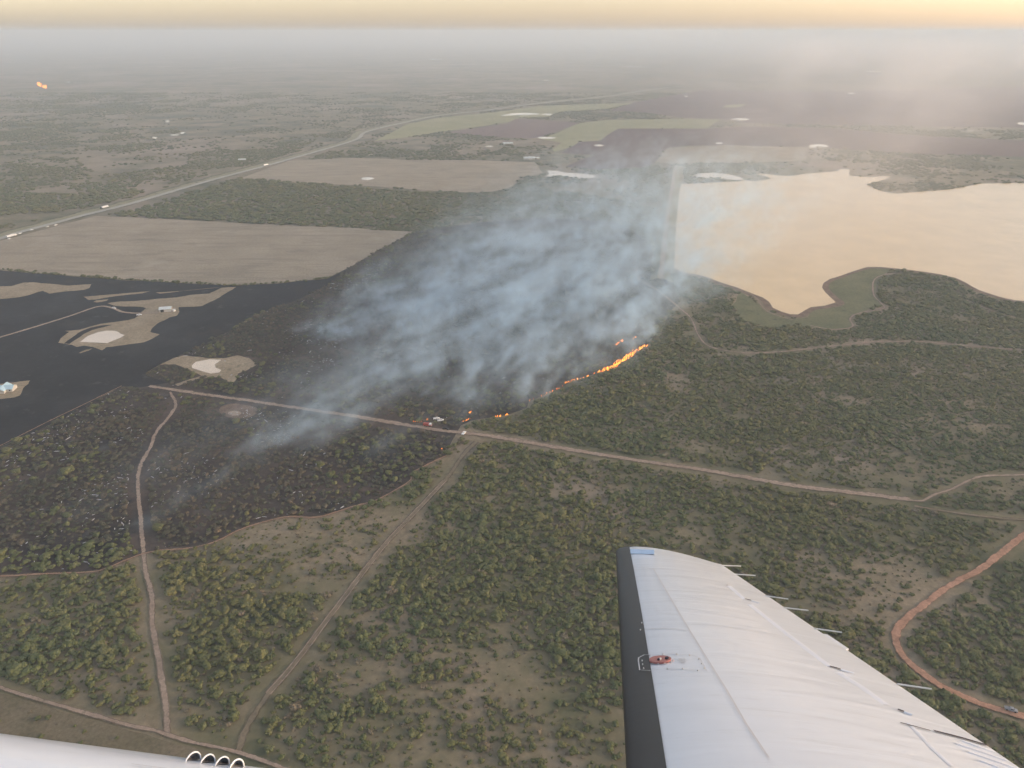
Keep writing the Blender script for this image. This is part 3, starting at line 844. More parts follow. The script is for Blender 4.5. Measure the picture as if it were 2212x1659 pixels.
# white ash left by burned logs
X, Y = candidates(330, 1050, 4.6)
ok = inside(SCORCH, X, Y) & ~inside(BLACK, X, Y) & (project(X, Y, 0)[0] > -50)
clus = fbm(X / 38 + 5, Y / 38 + 77, 3)
lft = np.clip((-60 - X) / 160, 0, 1)
ok &= rng.random(X.shape) < np.clip((clus - .50) * 2.6, .0, 1) * (.25 + .75 * lft)
for line, cl in ROADS: ok &= dist_line(line, X, Y) > cl
X, Y = X[ok], Y[ok]
mb = MB()
for x, y in zip(X, Y):
    r0 = random.uniform(.2, .8) * random.choice((1, 1, 1.5)); el = random.uniform(1.0, 3.4); an = random.uniform(0, 3.14); n_ = 7
    ca, sa = math.cos(an), math.sin(an)
    vs = []
    for i in range(n_):
        a = 6.283 * i / n_; q = r0 * random.uniform(.6, 1.3)
        u, w_ = q * el * math.cos(a), q * .55 * math.sin(a)
        vs.append((x + u * ca - w_ * sa, y + u * sa + w_ * ca, .55))
    vs.append((x, y, 1.0))
    mb.add(vs, [(i, (i + 1) % n_, n_) for i in range(n_)])
tag(mb.build('ash', M['ash']), 'white ash streaks of burned logs scattered through the scorched scrub', 'ash', kind='stuff')

# ------------------------------------------------------------------ fire
def flame_mat(name, col, k):
    m = bpy.data.materials.new(name); m.use_nodes = True
    nt = m.node_tree
    nt.nodes.remove(nt.nodes['Principled BSDF'])
    e = nt.nodes.new('ShaderNodeEmission')
    c = ramp(nt, noise(nt, wpos(nt), 2.2, 3, .6), [(.30, tuple(q * .75 for q in col)), (.68, (1.0, .36, .05))])
    nt.links.new(c, e.inputs[0])
    e.inputs[1].default_value = k
    nt.links.new(e.outputs[0], nt.nodes['Material Output'].inputs[0])
    m.cycles.emission_sampling = 'NONE'
    return m


M['flame'] = flame_mat('flame', (1.0, .125, .010), 1.7)
M['ember'] = flame_mat('ember', (1.0, .17, .03), 1.0)


def flame(mb, x, y, h, w, lean=(.35, .6)):
    """one tongue of fire: a flickering cone that leans downwind"""
    n_, rings = 6, 4
    vs = []
    ph = random.uniform(0, 6.28)
    for j in range(rings):
        t = j / rings
        r0 = w * (.55 + .9 * t - 1.5 * t * t) * random.uniform(.8, 1.2)
        ox = lean[0] * h * t * t + .18 * w * math.sin(ph + 3 * t); oy = lean[1] * h * t * t * .6 + .18 * w * math.cos(ph + 4 * t)
        for i in range(n_):
            a = 6.283 * i / n_
            vs.append((x + ox + r0 * math.cos(a) * random.uniform(.75, 1.25), y + oy + r0 * math.sin(a) * random.uniform(.75, 1.25), h * t))
    vs.append((x + lean[0] * h, y + lean[1] * h * .6, h))
    fs = [tuple(range(n_ - 1, -1, -1))]
    for j in range(rings - 1):
        for i in range(n_): fs.append((j * n_ + i, j * n_ + (i + 1) % n_, (j + 1) * n_ + (i + 1) % n_, (j + 1) * n_ + i))
    for i in range(n_): fs.append(((rings - 1) * n_ + i, (rings - 1) * n_ + (i + 1) % n_, rings * n_))
    mb.add(vs, fs)


def fire(name, k, pts, hgt, wid, gap, label, mat, jit=.6, prob=1.0):
    L = smooth_line(G(k, pts), gap)
    mb = MB()
    for q in L:
        if random.random() > prob: continue
        s = random.uniform(.55, 1.25)
        flame(mb, q[0] + random.gauss(0, jit), q[1] + random.gauss(0, jit), hgt * s, wid * s)
    return tag(mb.build(name, mat), label, 'fire', kind='stuff')


fire('grass_fire', 'E', [(1650, 848), (1710, 830), (1750, 810), (1800, 780), (1850, 740), (1890, 710), (1945, 680)], 1.9, .5, 1.0, 'tall orange flame front climbing through the unburned scrub', M['flame'], 1.1)
fire('grass_fire', 'E', [(1690, 836), (1750, 806), (1800, 772), (1850, 735)], 2.5, .7, 1.5, 'brightest yellow flames at the heart of the fire front', M['flame'], 1.6)
fire('grass_fire', 'E', [(1490, 897), (1550, 885), (1600, 866), (1650, 848)], 1.5, .5, 1.3, 'thin flame line joining the tall flame front', M['flame'], .6, .5)
fire('grass_fire', 'E', [(1210, 1030), (1260, 1008), (1310, 990), (1370, 962), (1420, 940), (1440, 918)], 1.3, .45, 1.5, 'low creeping flame line trailing the tall flame front', M['ember'], .6, .45)
fire('grass_fire', 'E', [(1440, 918), (1490, 897)], 1.6, .5, 1.6, 'weak flicker between two low flame lines', M['ember'], .4, .9)
fire('grass_fire', 'E', [(1750, 690), (1765, 675), (1800, 650)], 2.4, 1.0, 2.0, 'short flame streak in the smoke behind the fire front', M['flame'], .5)
fire('grass_fire', 'E', [(1866, 642), (1876, 640)], 2.2, 1.1, 2.5, 'single flame spot in the thick smoke behind the fire front', M['flame'], .5)
fire('grass_fire', 'E', [(1068, 1117), (1080, 1114)], 1.2, .5, 1.6, 'small bright flame at the tail of the fire front', M['flame'], .4)
fire('grass_fire', 'E', [(1000, 1125), (1030, 1123)], 1.8, .6, 1.5, 'faint ember line at the tail of the fire front', M['ember'], .4, .7)
fire('grass_fire', 'E', [(798, 1156), (820, 1150), (840, 1138)], 1.0, .35, 1.1, 'small slanting flame line beside the dirt road', M['ember'], .4)
fire('grass_fire', 'E', [(838, 1103), (845, 1102)], 1.3, .5, 2.0, 'lone flame burning in scrub north of the dirt road', M['flame'], .4)
fire('grass_fire', 'E', [(490, 1157), (530, 1159), (555, 1152), (580, 1145)], 1.0, .35, 1.4, 'curved ember line along the dirt road', M['ember'], .4, .9)
fire('grass_fire', 'M', [(628, 1056), (640, 1050)], 1.4, .9, 1.0, 'tiny fire south of the dirt road sending up blue smoke', M['ember'], .3)
fire('flare_flame', 'A', [(240, 528), (252, 540)], 18, 7, 14, 'far orange gas flame on the hazy plain, taller of two', M['flame'], 3)
fire('flare_flame', 'A', [(272, 546), (286, 552)], 16, 6, 14, 'far orange gas flame on the hazy plain, lower of two', M['flame'], 3)

# ------------------------------------------------------------------ vehicles
M['white_paint'] = plain('white_paint', (.78, .78, .76), .35, .5)
M['red_paint'] = plain('red_paint', (.42, .07, .04), .35, .5)
M['black_paint'] = plain('black_paint', (.02, .02, .022), .3, .5)
M['grey_paint'] = plain('grey_paint', (.30, .31, .32), .35, .5)
M['rubber'] = plain('rubber', (.02, .02, .02), .8, .2)
M['glass'] = plain('dark_glass', (.03, .035, .04), .08, .6)


def vehicle(k, a, b, heading, mat, label, cat, kind='pickup', z=0.0, group=None):
    x, y = gnd(k, a, b)
    rz = heading if not isinstance(heading, tuple) else math.atan2(*(np.array(gnd(heading[0], *heading[2])) - np.array(gnd(heading[0], *heading[1])))[::-1])
    r = empty('pickup_truck' if kind == 'pickup' else ('fire_engine' if kind == 'engine' else 'semi_truck'), (x, y, z + LAYER[0]), rz)
    if kind == 'pickup':
        MB().box(-2.75, 2.75, -.97, .97, .45, 1.05, .04, .04).box(1.0, 2.7, -.93, .93, 1.05, 1.22, .12, .08).box(-2.75, -.75, -.97, -.85, 1.05, 1.32).box(-2.75, -.75, .85, .97, 1.05, 1.32).box(-2.75, -2.65, -.85, .85, 1.05, 1.32).build('body', mat, r)
        MB().box(-.72, 1.35, -.9, .9, 1.06, 1.86, .34, .16).build('cab', mat, r)
        MB().box(1.0, 1.2, -.7, .7, 1.3, 1.74).box(-.4, .9, -.86, .86, 1.34, 1.7).build('window', M['glass'], r)
        wh, rr, ww = [(-1.8, -.85), (-1.8, .85), (1.75, -.85), (1.75, .85)], .42, .28
    elif kind == 'engine':
        MB().box(-3.8, 3.6, -1.2, 1.2, .6, 1.5).box(-3.7, .9, -1.2, 1.2, 1.5, 2.7, .06, .06).build('body', mat, r)
        MB().box(1.3, 3.55, -1.15, 1.15, 1.5, 2.75, .2, .1).build('cab', M['white_paint'], r)
        MB().box(3.2, 3.5, -1.0, 1.0, 1.7, 2.5).build('window', M['glass'], r)
        wh, rr, ww = [(-2.3, -1.05), (-2.3, 1.05), (2.4, -1.05), (2.4, 1.05)], .52, .34
    else:
        MB().box(-8.2, 5.6, -1.28, 1.28, 1.25, 4.0).build('trailer', M['white_paint'], r)
        MB().box(6.1, 8.4, -1.2, 1.2, 1.0, 3.6, .12, .08).box(8.4, 9.6, -1.05, 1.05, .9, 2.1, .1, .1).build('cab', mat, r)
        MB().box(-8.0, 9.2, -.5, .5, .8, 1.2).build('chassis', M['black_paint'], r)
        wh, rr, ww = [(q, s) for q in (-6.8, -5.5, 4.8, 6.0, 8.8) for s in (-1.05, 1.05)], .52, .4
    for wx, wy in wh: MB().wheel(wx, wy, rr, ww).build('wheel', M['rubber'], r)
    return tag(r, label, cat, group)


vehicle('M', 610, 448, .35, M['white_paint'], 'white pickup beside the flames north of the dirt road', 'pickup')
vehicle('M', 520, 408, .2, M['white_paint'], 'white pickup half hidden behind another near the ember line', 'pickup')
vehicle('M', 320, 560, -.2, M['red_paint'], 'red fire engine parked on the dirt road', 'fire engine', 'engine')
vehicle('M', 725, 636, -.25, M['black_paint'], 'black pickup driving on the dirt road', 'pickup')
vehicle('M', 1130, 738, 1.2, M['white_paint'], 'white pickup stopped on the dirt road past the smoke', 'pickup')
vehicle('O', 2040, 768, -.42, M['grey_paint'], 'grey pickup on the red dirt road', 'pickup')
vehicle('K', 1425, 514, -.5, M['white_paint'], 'white pickup on the gravel driveway bend', 'pickup')
vehicle('K', 1737, 600, .2, M['white_paint'], 'white pickup at the edge of the burned field by the barn', 'pickup')
HD = ('N', (300, 492), (800, 360))
vehicle('N', 1470, 162, ('N', (1650, 145), (1200, 252)), M['black_paint'], 'semi truck with white trailer on the far side of the highway', 'semi truck', 'semi')
vehicle('N', 165, 568, HD, M['white_paint'], 'semi truck with white trailer parked by the burned highway edge', 'semi truck', 'semi')
vehicle('A', 1660, 1036, ('A', (1660, 1035), (1820, 990)), M['white_paint'], 'semi truck far along the highway by the pasture', 'semi truck', 'semi')
for a, b in ((670, 430), (135, 600), (785, 406), (285, 524), (450, 475)):
    vehicle('N', a, b, HD, M['white_paint'], 'small white pickup parked along the highway shoulder', 'pickup', group='pickups along the highway shoulder')
LAYER[0] += .01
vehicle('L', 191, 556, 1.35, M['red_paint'], 'pickup on the crest of the dam, red brake light painted into its body', 'pickup', z=4.2)  # body coloured red to stand for the glow of its brake lights

# ------------------------------------------------------------------ buildings
M['tin'] = plain('pale_tin_roof', (.62, .68, .66), .35, .5)
M['blue_tin'] = plain('light_blue_tin_roof', (.42, .60, .68), .35, .5)
M['siding'] = plain('cream_siding', (.52, .50, .45), .8, .2)
M['dark'] = plain('dark_opening', (.03, .03, .03), .8, .2)
M['tank'] = plain('white_tank', (.8, .8, .78), .5, .4)


def gable(mb, x0, x1, y0, y1, z, h, ov=.5, th=.12):
    """gable roof, ridge along x, as a thin folded sheet"""
    ym = (y0 + y1) / 2
    sl = h / (ym - y0)
    for s in (1, -1):
        e = (y0 - ov) if s > 0 else (y1 + ov)
        vs = [(x0 - ov, e, z - ov * sl), (x1 + ov, e, z - ov * sl), (x1 + ov, ym, z + h), (x0 - ov, ym, z + h)]
        vs += [(a, b, c + th) for a, b, c in vs]
        mb.add(vs, [(3, 2, 1, 0), (4, 5, 6, 7), (0, 1, 5, 4), (2, 3, 7, 6), (1, 2, 6, 5), (3, 0, 4, 7)])
    return mb


def house(name, k, a, b, rz, blocks, hw, hr, roofmat, label, cat='house', door=True):
    x, y = gnd(k, a, b)
    r = empty(name, (x, y, 0), rz)
    wall, roof = MB(), MB()
    for i, (x0, x1, y0, y1, turn) in enumerate(blocks):
        z1 = hw - .02 * i
        wall.box(x0, x1, y0, y1, 0, z1)
        if not turn:
            ym = (y0 + y1) / 2
            for xe in (x0, x1): wall.add([(xe, y0, z1), (xe, y1, z1), (xe, ym, z1 + hr)], [(0, 1, 2)])
            gable(roof, x0, x1, y0, y1, z1 + .03, hr)
        else:
            xm = (x0 + x1) / 2
            tmp = gable(MB(), y0, y1, x0, x1, z1 + .05, hr)
            roof.add([(q, p, z) for p, q, z in tmp.v], [tuple(reversed(f_)) for f_ in tmp.f])
    wall.build('wall', M['siding'], r)
    roof.build('roof', roofmat, r)
    x0, x1, y0, y1, _ = blocks[0]
    if door:
        MB().box(x0 + (x1 - x0) * .42, x0 + (x1 - x0) * .42 + 1.1, y0 - .06, y0 - .01, 0, 2.1).build('door', M['dark'], r)
        for q in (.15, .68, .85):
            MB().box(x0 + (x1 - x0) * q, x0 + (x1 - x0) * q + 1.3, y0 - .06, y0 - .01, 1.0, 2.2).build('window', M['glass'], r)
    else:
        MB().box(x0 + 1.5, x0 + 5.0, y0 - .06, y0 - .01, 0, 3.2).build('door', M['dark'], r)
    return tag(r, label, cat)


house('barn', 'K', 2070, 535, .25, [(-6.5, 6.5, -5, 5, False)], 3.6, 1.6, M['tin'], 'pale tin roofed metal barn at the end of the driveway', 'barn', False)
house('house', 'K', 60, 1525, .12, [(-11, 9, -4.5, 4.5, False), (-3.5, 3.5, -8, 6.5, True)], 2.9, 2.2, M['blue_tin'], 'light blue tin roofed house in the unburned yard')
house('farmhouse', 'B', 1215, 995, .1, [(-15, 13, -7, 7, False), (-4, 5, -12, 9, True)], 4.2, 3.0, M['tin'], 'distant pale roofed farmstead in the dry pasture')
house('shed', 'B', 1260, 992, .3, [(-7, 7, -4, 4, False)], 3.2, 1.4, M['tin'], 'small shed beside the distant pale roofed farmstead', 'shed', False)
house('farmhouse', 'A', 1512, 1003, .2, [(-9, 9, -5, 5, False)], 3.5, 2.0, M['tin'], 'lone white house north of the highway by a dark thicket')
house('house', 'B', 1080, 902, .2, [(-14, 14, -7, 7, False)], 4, 2.4, M['tin'], 'distant white house among trees beneath the kite shaped field')
for a, b, s, lab in ((2172, 540, 1.0, 'round white water tank beside the metal barn'),):
    x, y = gnd('K', a, b)
    n_ = 16
    vs = [(1.7 * math.cos(6.283 * i / n_), 1.7 * math.sin(6.283 * i / n_), z) for z in (0, 2.4) for i in range(n_)] + [(0, 0, 2.9)]
    fs = [(i, (i + 1) % n_, n_ + (i + 1) % n_, n_ + i) for i in range(n_)]
    r = empty('water_tank', (x, y, 0))
    mesh_obj('body', vs[:-1], fs, M['tank'], r)
    mesh_obj('lid', vs[n_:2 * n_] + [vs[-1]], [(i, (i + 1) % n_, n_) for i in range(n_)], M['tin'], r)
    tag(r, lab, 'water tank')

# ------------------------------------------------------------------ aircraft: wing and engine nacelle seen from the cabin
def paint(name, col, rough, bumpy, coat=.3):
    m, nt, b = new_mat(name)
    tc = nt.nodes.new('ShaderNodeTexCoord').outputs['Object']
    c = ramp(nt, noise(nt, tc, .5, 5, .65, (1, 3, 1)), [(.3, tuple(q * .93 for q in col)), (.7, col)])
    d = ramp(nt, noise(nt, tc, .09, 4, .7, (.35, 2.2, 1)), [(.58, (1, 1, 1)), (.80, (.84, .84, .83))])
    mu = nt.nodes.new('ShaderNodeMix'); mu.data_type = 'RGBA'; mu.blend_type = 'MULTIPLY'; mu.inputs[0].default_value = 1
    nt.links.new(c, mu.inputs[6]); nt.links.new(d, mu.inputs[7])
    nt.links.new(mu.outputs[2], b.inputs['Base Color'])
    b.inputs['Roughness'].default_value = rough
    b.inputs['Specular IOR Level'].default_value = .5
    b.inputs['Coat Weight'].default_value = coat
    b.inputs['Coat Roughness'].default_value = .12
    bp = nt.nodes.new('ShaderNodeBump'); bp.inputs['Strength'].default_value = bumpy; bp.inputs['Distance'].default_value = .02
    nt.links.new(noise(nt, tc, .34, 3, .5, (.45, 1.9, 1), .8), bp.inputs['Height'])
    nt.links.new(bp.outputs[0], b.inputs['Normal'])
    nt.links.new(bp.outputs[0], b.inputs['Coat Normal'])
    return m


M['wing'] = paint('white_aircraft_paint', (.68, .73, .78), .30, .26, .5)
M['boot'] = paint('black_boot_rubber', (.030, .031, .034), .42, .05, .1)
M['ridge'] = plain('ridge_white', (.70, .73, .76), .5, .4)
M['seam'] = plain('seam_grey', (.52, .53, .54), .6, .3)
M['gap'] = plain('gap_dark', (.05, .045, .06), .7, .2)
M['cap'] = plain('fuel_cap_red', (.40, .17, .15), .45, .4)
M['tiplens'] = plain('pale_blue_tip', (.60, .74, .88), .25, .5)
M['inlet'] = plain('louver_shade_grey', (.20, .19, .19), .7, .2)  # grey carries the shade inside the louver mouths
M['wick'] = plain('wick_white', (.72, .72, .68), .5, .3)

BANK = math.radians(28)
Cx = np.array([1, -.085, 0]); Cx /= np.linalg.norm(Cx)
Oo = np.array([.085, 1, 0]); Oo /= np.linalg.norm(Oo)
Sx = math.cos(BANK) * Oo - math.sin(BANK) * np.array([0, 0, 1])
Nx = math.sin(BANK) * Oo + math.cos(BANK) * np.array([0, 0, 1])
EYE = np.array([0, 0, ALT])
HW_ = 1.10                                     # wing plane below the eye
# everything on the aircraft is modelled in its own frame: c aft, s outboard, n up
plane = empty('airplane')
mw = Matrix(((Cx[0], Sx[0], Nx[0], 0), (Cx[1], Sx[1], Nx[1], 0), (Cx[2], Sx[2], Nx[2], ALT), (0, 0, 0, 1)))
plane.matrix_world = mw
tag(plane, 'white low wing aircraft with black leading edge boot and engine nacelle', 'airplane')


def acp(k, x, y, n=-HW_):
    """reading -> (c, s) on the plane at height n of the aircraft frame"""
    d = ray(*rd(k, x, y))
    dc, ds, dn = d @ Cx, d @ Sx, d @ Nx
    t = n / dn
    return np.array([dc * t, ds * t])


def acproj(p):
    w_ = EYE + p[0] * Cx + p[1] * Sx + p[2] * Nx
    a, b, _ = project(*w_)
    return np.array([a, b])


LE1, LE0 = acp('d', 1331, 1187), acp('d', 1356, 1659)
TE1, TE0 = acp('d', 1558, 1219), acp('O', 1780, 1215)
le = lambda s: LE1 + (LE0 - LE1) * (LE1[1] - s) / (LE1[1] - LE0[1])
te = lambda s: TE1 + (TE0 - TE1) * (TE1[1] - s) / (TE1[1] - TE0[1])
S_ROOT = .75


def thick(t):
    return 5 * .125 * (.2969 * np.sqrt(t) - .126 * t - .3516 * t ** 2 + .2843 * t ** 3 - .1036 * t ** 4)


def surf(q, t, up=1.0, lift=0.0):
    """point of the wing skin; q 0 root .. 1 tip, t 0 leading .. 1 trailing edge"""
    a = le(S_ROOT + (LE1[1] - S_ROOT) * q)
    b = te(S_ROOT + (TE1[1] - S_ROOT) * q)
    if q > .972:
        u = (q - .972) / .028
        a = a + (b - a) * .10 * (1 - math.sqrt(max(0, 1 - u * u)))
    ch = np.hypot(*(b - a))
    p = a + (b - a) * t
    round_ = 1.0 if q < .985 else max(.12, math.sqrt(max(0, 1 - ((q - .985) / .016) ** 2)))
    n = -HW_ + ch * (.016 * math.sin(math.pi * t) * round_ + up * float(thick(np.array(t))) * round_) + lift
    return np.array([p[0], p[1], n])


def on_wing(k, x, y):
    """reading -> (q, t) on the upper skin"""
    tgt = np.array(rd(k, x, y))
    a = acp(k, x, y)
    q = (a[1] - S_ROOT) / (LE1[1] - S_ROOT); t = .4
    q = min(max(q, .02), .99)
    for _ in range(25):
        f0 = acproj(surf(q, t)) - tgt
        J = np.stack([(acproj(surf(q + 1e-4, t)) - f0 - tgt) / 1e-4, (acproj(surf(q, t + 1e-4)) - f0 - tgt) / 1e-4], 1)
        st = np.linalg.lstsq(J, -f0, rcond=None)[0]
        st = np.clip(st, -.15, .15)
        q = min(max(q + st[0], .0), .999); t = min(max(t + st[1], .002), 1.3)
    return q, t


b0, b1 = on_wing('d', 1438, 1650), on_wing('d', 1366, 1215)


def boot_t(q):
    return b0[1] + (b1[1] - b0[1]) * (q - b0[0]) / (b1[0] - b0[0])


def loft(name, qs, row, mat, smooth=True, closed=False):
    v, f = [], []
    m_ = None
    for q in qs:
        r_ = row(q); m_ = len(r_); v += r_
    for i in range(len(qs) - 1):
        for j in range(m_ - 1 + (1 if closed else 0)):
            j2 = (j + 1) % m_
            f.append((i * m_ + j, (i + 1) * m_ + j, (i + 1) * m_ + j2, i * m_ + j2))
    f += [tuple(range(m_ - 1, -1, -1))] if closed else []
    f += [tuple((len(qs) - 1) * m_ + j for j in range(m_))] if closed else []
    o = mesh_obj(name, v, f, mat, plane, smooth)
    return o


QS = list(np.linspace(0, .965, 40)) + list(np.linspace(.97, 1.0, 10))
TU = [1 - .5 * (1 - math.cos(math.pi * i / 40)) for i in range(40)]
TL = [.5 * (1 - math.cos(math.pi * i / 14)) for i in range(15)]


def full_row(q):
    return [tuple(surf(q, t)) for t in TU] + [tuple(surf(q, max(t, 0), -1)) for t in TL[:-1]]


loft('wing_skin', QS, full_row, M['wing'], True, True)
QB = [q for q in QS if q <= .9995] + [.9997]


def boot_row(q):
    bt = boot_t(q)
    ts = [bt * (1 - i / 10) ** 1.6 for i in range(11)]
    up = [tuple(surf(q, t, 1, .004)) for t in ts]
    lo = [tuple(surf(q, bt * .8 * (i / 5) ** 1.6, -1, -.004)) for i in range(1, 6)]
    # the boot wraps the nose a few millimetres proud
    up = [(a - .005 * (1 - t / bt), b, c) for (a, b, c), t in zip(up, ts)]
    return up + [(a - .003, b, c) for a, b, c in lo]


loft('deice_boot', QB, boot_row, M['boot'])


def strip(name, pts_qt, w, mat, lift=.004, parent=None, h=0.0, smooth_=False):
    """thin raised strip along a path on the skin (w, h in metres)"""
    P = [surf(q, t, 1, lift) for q, t in pts_qt]
    v, f = [], []
    for i, p in enumerate(P):
        d = P[min(i + 1, len(P) - 1)] - P[max(i - 1, 0)]
        nrm = np.array([0, 0, 1.0])
        sd = np.cross(nrm, d); sd /= np.linalg.norm(sd) + 1e-9
        for o_, z in ((-1, 0), (-.45, h), (.45, h), (1, 0)):
            v.append(tuple(p + sd * o_ * w / 2 + nrm * z))
    for i in range(len(P) - 1):
        for j in range(3): f.append((i * 4 + j, i * 4 + j + 1, (i + 1) * 4 + j + 1, (i + 1) * 4 + j))
    return mesh_obj(name, v, f, mat, parent or plane, smooth_)


def path(k, pts, n=14):
    R = [on_wing(k, *p) for p in pts]
    out = []
    for a, b in zip(R[:-1], R[1:]):
        for i in range(n): out.append((a[0] + (b[0] - a[0]) * i / n, a[1] + (b[1] - a[1]) * i / n))
    return out + [R[-1]]


# seams and ribs of the skin
for nm, k, pts, w_ in (('spar_seam', 'J', [(655, 385), (1045, 1050), (1420, 1655)], .0045), ('spar_seam', 'I', [(352, 1168), (480, 1390), (620, 1600)], .005),
                       ('rib_seam', 'J', [(565, 1037), (700, 1024), (870, 1028), (1045, 1050)], .006), ('rib_seam', 'J', [(455, 391), (600, 384), (690, 402)], .005),
                       ('rib_seam', 'I', [(440, 545), (530, 568), (610, 588)], .006), ('rib_seam', 'J', [(700, 860), (870, 878), (1010, 890)], .003)):
    strip(nm, path(k, pts), w_, M['seam'], .0035)
strip('hinge_ridge', path('I', [(370, 524), (470, 610)]), .03, M['ridge'], .002, h=.0006, smooth_=True)
strip('hinge_ridge', path('I', [(500, 640), (740, 830), (1000, 1030)]), .032, M['ridge'], .002, h=.0006, smooth_=True)
strip('hinge_ridge', path('I', [(1050, 1065), (1200, 1160), (1350, 1268)]), .034, M['ridge'], .002, h=.0006, smooth_=True)
strip('hinge_ridge', path('I', [(1490, 1380), (1640, 1540), (1760, 1650)]), .016, M['ridge'], .002, h=.0005, smooth_=True)
strip('flap_gap', path('I', [(1440, 1382), (1530, 1405), (1630, 1432)]), .008, M['gap'], .004)
strip('flap_gap', path('I', [(1650, 1432), (1820, 1475), (1985, 1524)]), .014, M['gap'], .004)
# corrugation beads of the flap
for pts in ([(1440, 1140), (1640, 1215), (1850, 1285)], [(1365, 1175), (1680, 1280), (1990, 1388)], [(1505, 1275), (1850, 1395), (2212, 1520)], [(1650, 1385), (1800, 1440), (1900, 1478)]):
    strip('flap_bead', path('O', pts), .016, M['ridge'], .001, h=.0035)


# hinge brackets: dark slot with a small white fairing behind
for k, x, y, dx, dy in (('I', 352, 520, 20, 2), ('I', 470, 606, 90, 22), ('I', 1000, 1028, 150, 36), ('I', 1425, 1298, 90, 30)):
    br = strip('hinge_bracket', path(k, [(x, y), (x + dx * .5, y + dy * .55)], 4), .014, M['gap'], .004, h=.001)
    if dx > 30: strip('fairing', path(k, [(x + dx * .45, y + dy * .6), (x + dx, y + dy * 1.25)], 5), .022, M['wing'], .003, br, .005, True)

# access panel, fuel cap, placard
strip('access_panel', path('J', [(640, 1312), (760, 1300), (905, 1298), (1080, 1310), (1150, 1345), (1220, 1472), (965, 1452), (800, 1452), (640, 1468)], 5), .0035, M['seam'], .004)
strip('access_panel', path('J', [(612, 1314), (560, 1318), (505, 1345), (500, 1375), (515, 1478), (630, 1484)], 5), .005, M['seam'], .0085)


def disc(name, k, cx, cy, rx_pt, ry_pt, mat, lift, parent=None, n=28, h=.004):
    c0 = surf(*on_wing(k, cx, cy)); a = surf(*on_wing(k, *rx_pt)) - c0; b = surf(*on_wing(k, *ry_pt)) - c0
    v = [tuple(c0 + a * math.cos(6.283 * i / n) + b * math.sin(6.283 * i / n) + np.array([0, 0, lift + h])) for i in range(n)]
    v += [tuple(np.array(q) - np.array([0, 0, h + .004])) for q in v]
    f = [tuple(range(n))] + [(i, n + i, n + (i + 1) % n, (i + 1) % n) for i in range(n)]
    # keep the top facing up
    u = np.cross(np.array(v[1]) - np.array(v[0]), np.array(v[2]) - np.array(v[0]))
    if u[2] < 0: f = [tuple(reversed(q)) for q in f]
    return mesh_obj(name, v, f, mat, parent or plane)


cap = disc('fuel_cap', 'J', 730, 1362, (846, 1357), (728, 1327), M['cap'], .006)
cap['label'] = 'dull red round fuel cap'
disc('cap_latch', 'J', 800, 1362, (820, 1361), (800, 1353), M['gap'], .012, cap, 12)
disc('cap_latch', 'J', 712, 1377, (726, 1375), (712, 1371), M['gap'], .012, cap, 12)
disc('cap_rivet', 'J', 732, 1374, (742, 1373), (732, 1369), M['wick'], .014, cap, 10)
for x, y in ((622, 1308), (757, 1294), (905, 1294), (1040, 1305), (1138, 1346), (1165, 1395), (1195, 1443), (1125, 1466), (965, 1450), (805, 1450), (865, 1362), (840, 1385), (780, 1396), (710, 1402), (650, 1400)):
    disc('screw', 'J', x, y, (x + 7, y), (x, y - 3), M['seam'], .0045, None, 8, .001)
for x, y in ((540, 1375), (545, 1415), (556, 1457), (522, 1048), (537, 974)):
    disc('screw', 'J', x, y, (x + 6, y), (x, y - 3), M['wick'], .009, None, 8, .001)
for x, y, w_ in ((918, 1345, 40), (925, 1358, 46), (938, 1371, 42), (950, 1384, 36), (968, 1340, 20), (978, 1356, 18), (985, 1372, 12)):
    strip('placard_line', path('J', [(x, y), (x + w_, y + 5)], 2), .010, M['seam'], .004)

# tip fairing
tq = [on_wing('J', x, y) for x, y in ((418, 235), (668, 243))]
pa, pb = surf(*tq[0]), surf(*tq[1])
up_, out_ = np.array([0, 0, 1.0]), np.array([0, 1.0, 0])
v = []
for p in (pa, pb):
    for o_, z in ((-.015, .002), (.05, .002), (.05, .03), (.02, .035), (-.015, .006)): v.append(tuple(p + out_ * o_ + up_ * z))
mesh_obj('tip_light_fairing', v, [(0, 1, 6, 5), (1, 2, 7, 6), (2, 3, 8, 7), (3, 4, 9, 8), (4, 3, 2, 1, 0), (5, 6, 7, 8, 9)], M['tiplens'], plane)

# static wicks and trim tab on the trailing edge
for (x0, y0), (x1, y1) in (((345, 402), (447, 404)), ((415, 456), (536, 463)), ((610, 592), (740, 611)), ((725, 666), (865, 682)), ((920, 797), (1075, 820)), ((1435, 1146), (1635, 1175))):
    a, b = acp('I', x0 - 15, y0 - 2), acp('I', x1, y1)
    n_ = 8; v = []
    for i, p in enumerate((a, b)):
        rr = .0042 if i == 0 else .0036
        for j in range(n_): v.append((p[0], p[1] + rr * math.cos(6.283 * j / n_), -HW_ + .006 + rr * math.sin(6.283 * j / n_)))
    mesh_obj('static_wick', v, [(j, (j + 1) % n_, n_ + (j + 1) % n_, n_ + j) for j in range(n_)] + [tuple(range(n_, 2 * n_))], M['wick'], plane)
ta, tb, tc_, td = [acp('I', *q) for q in ((955, 822), (985, 826), (1118, 915), (1095, 918))]
v = [(p[0], p[1], -HW_ + z) for z in (-.007, .001) for p in (ta, tb, tc_, td)]
mesh_obj('trim_tab', v, [(3, 2, 1, 0), (4, 5, 6, 7), (0, 1, 5, 4), (1, 2, 6, 5), (2, 3, 7, 6), (3, 0, 4, 7)], M['wing'], plane)

# engine nacelle
NR, NS = .36, 1.75


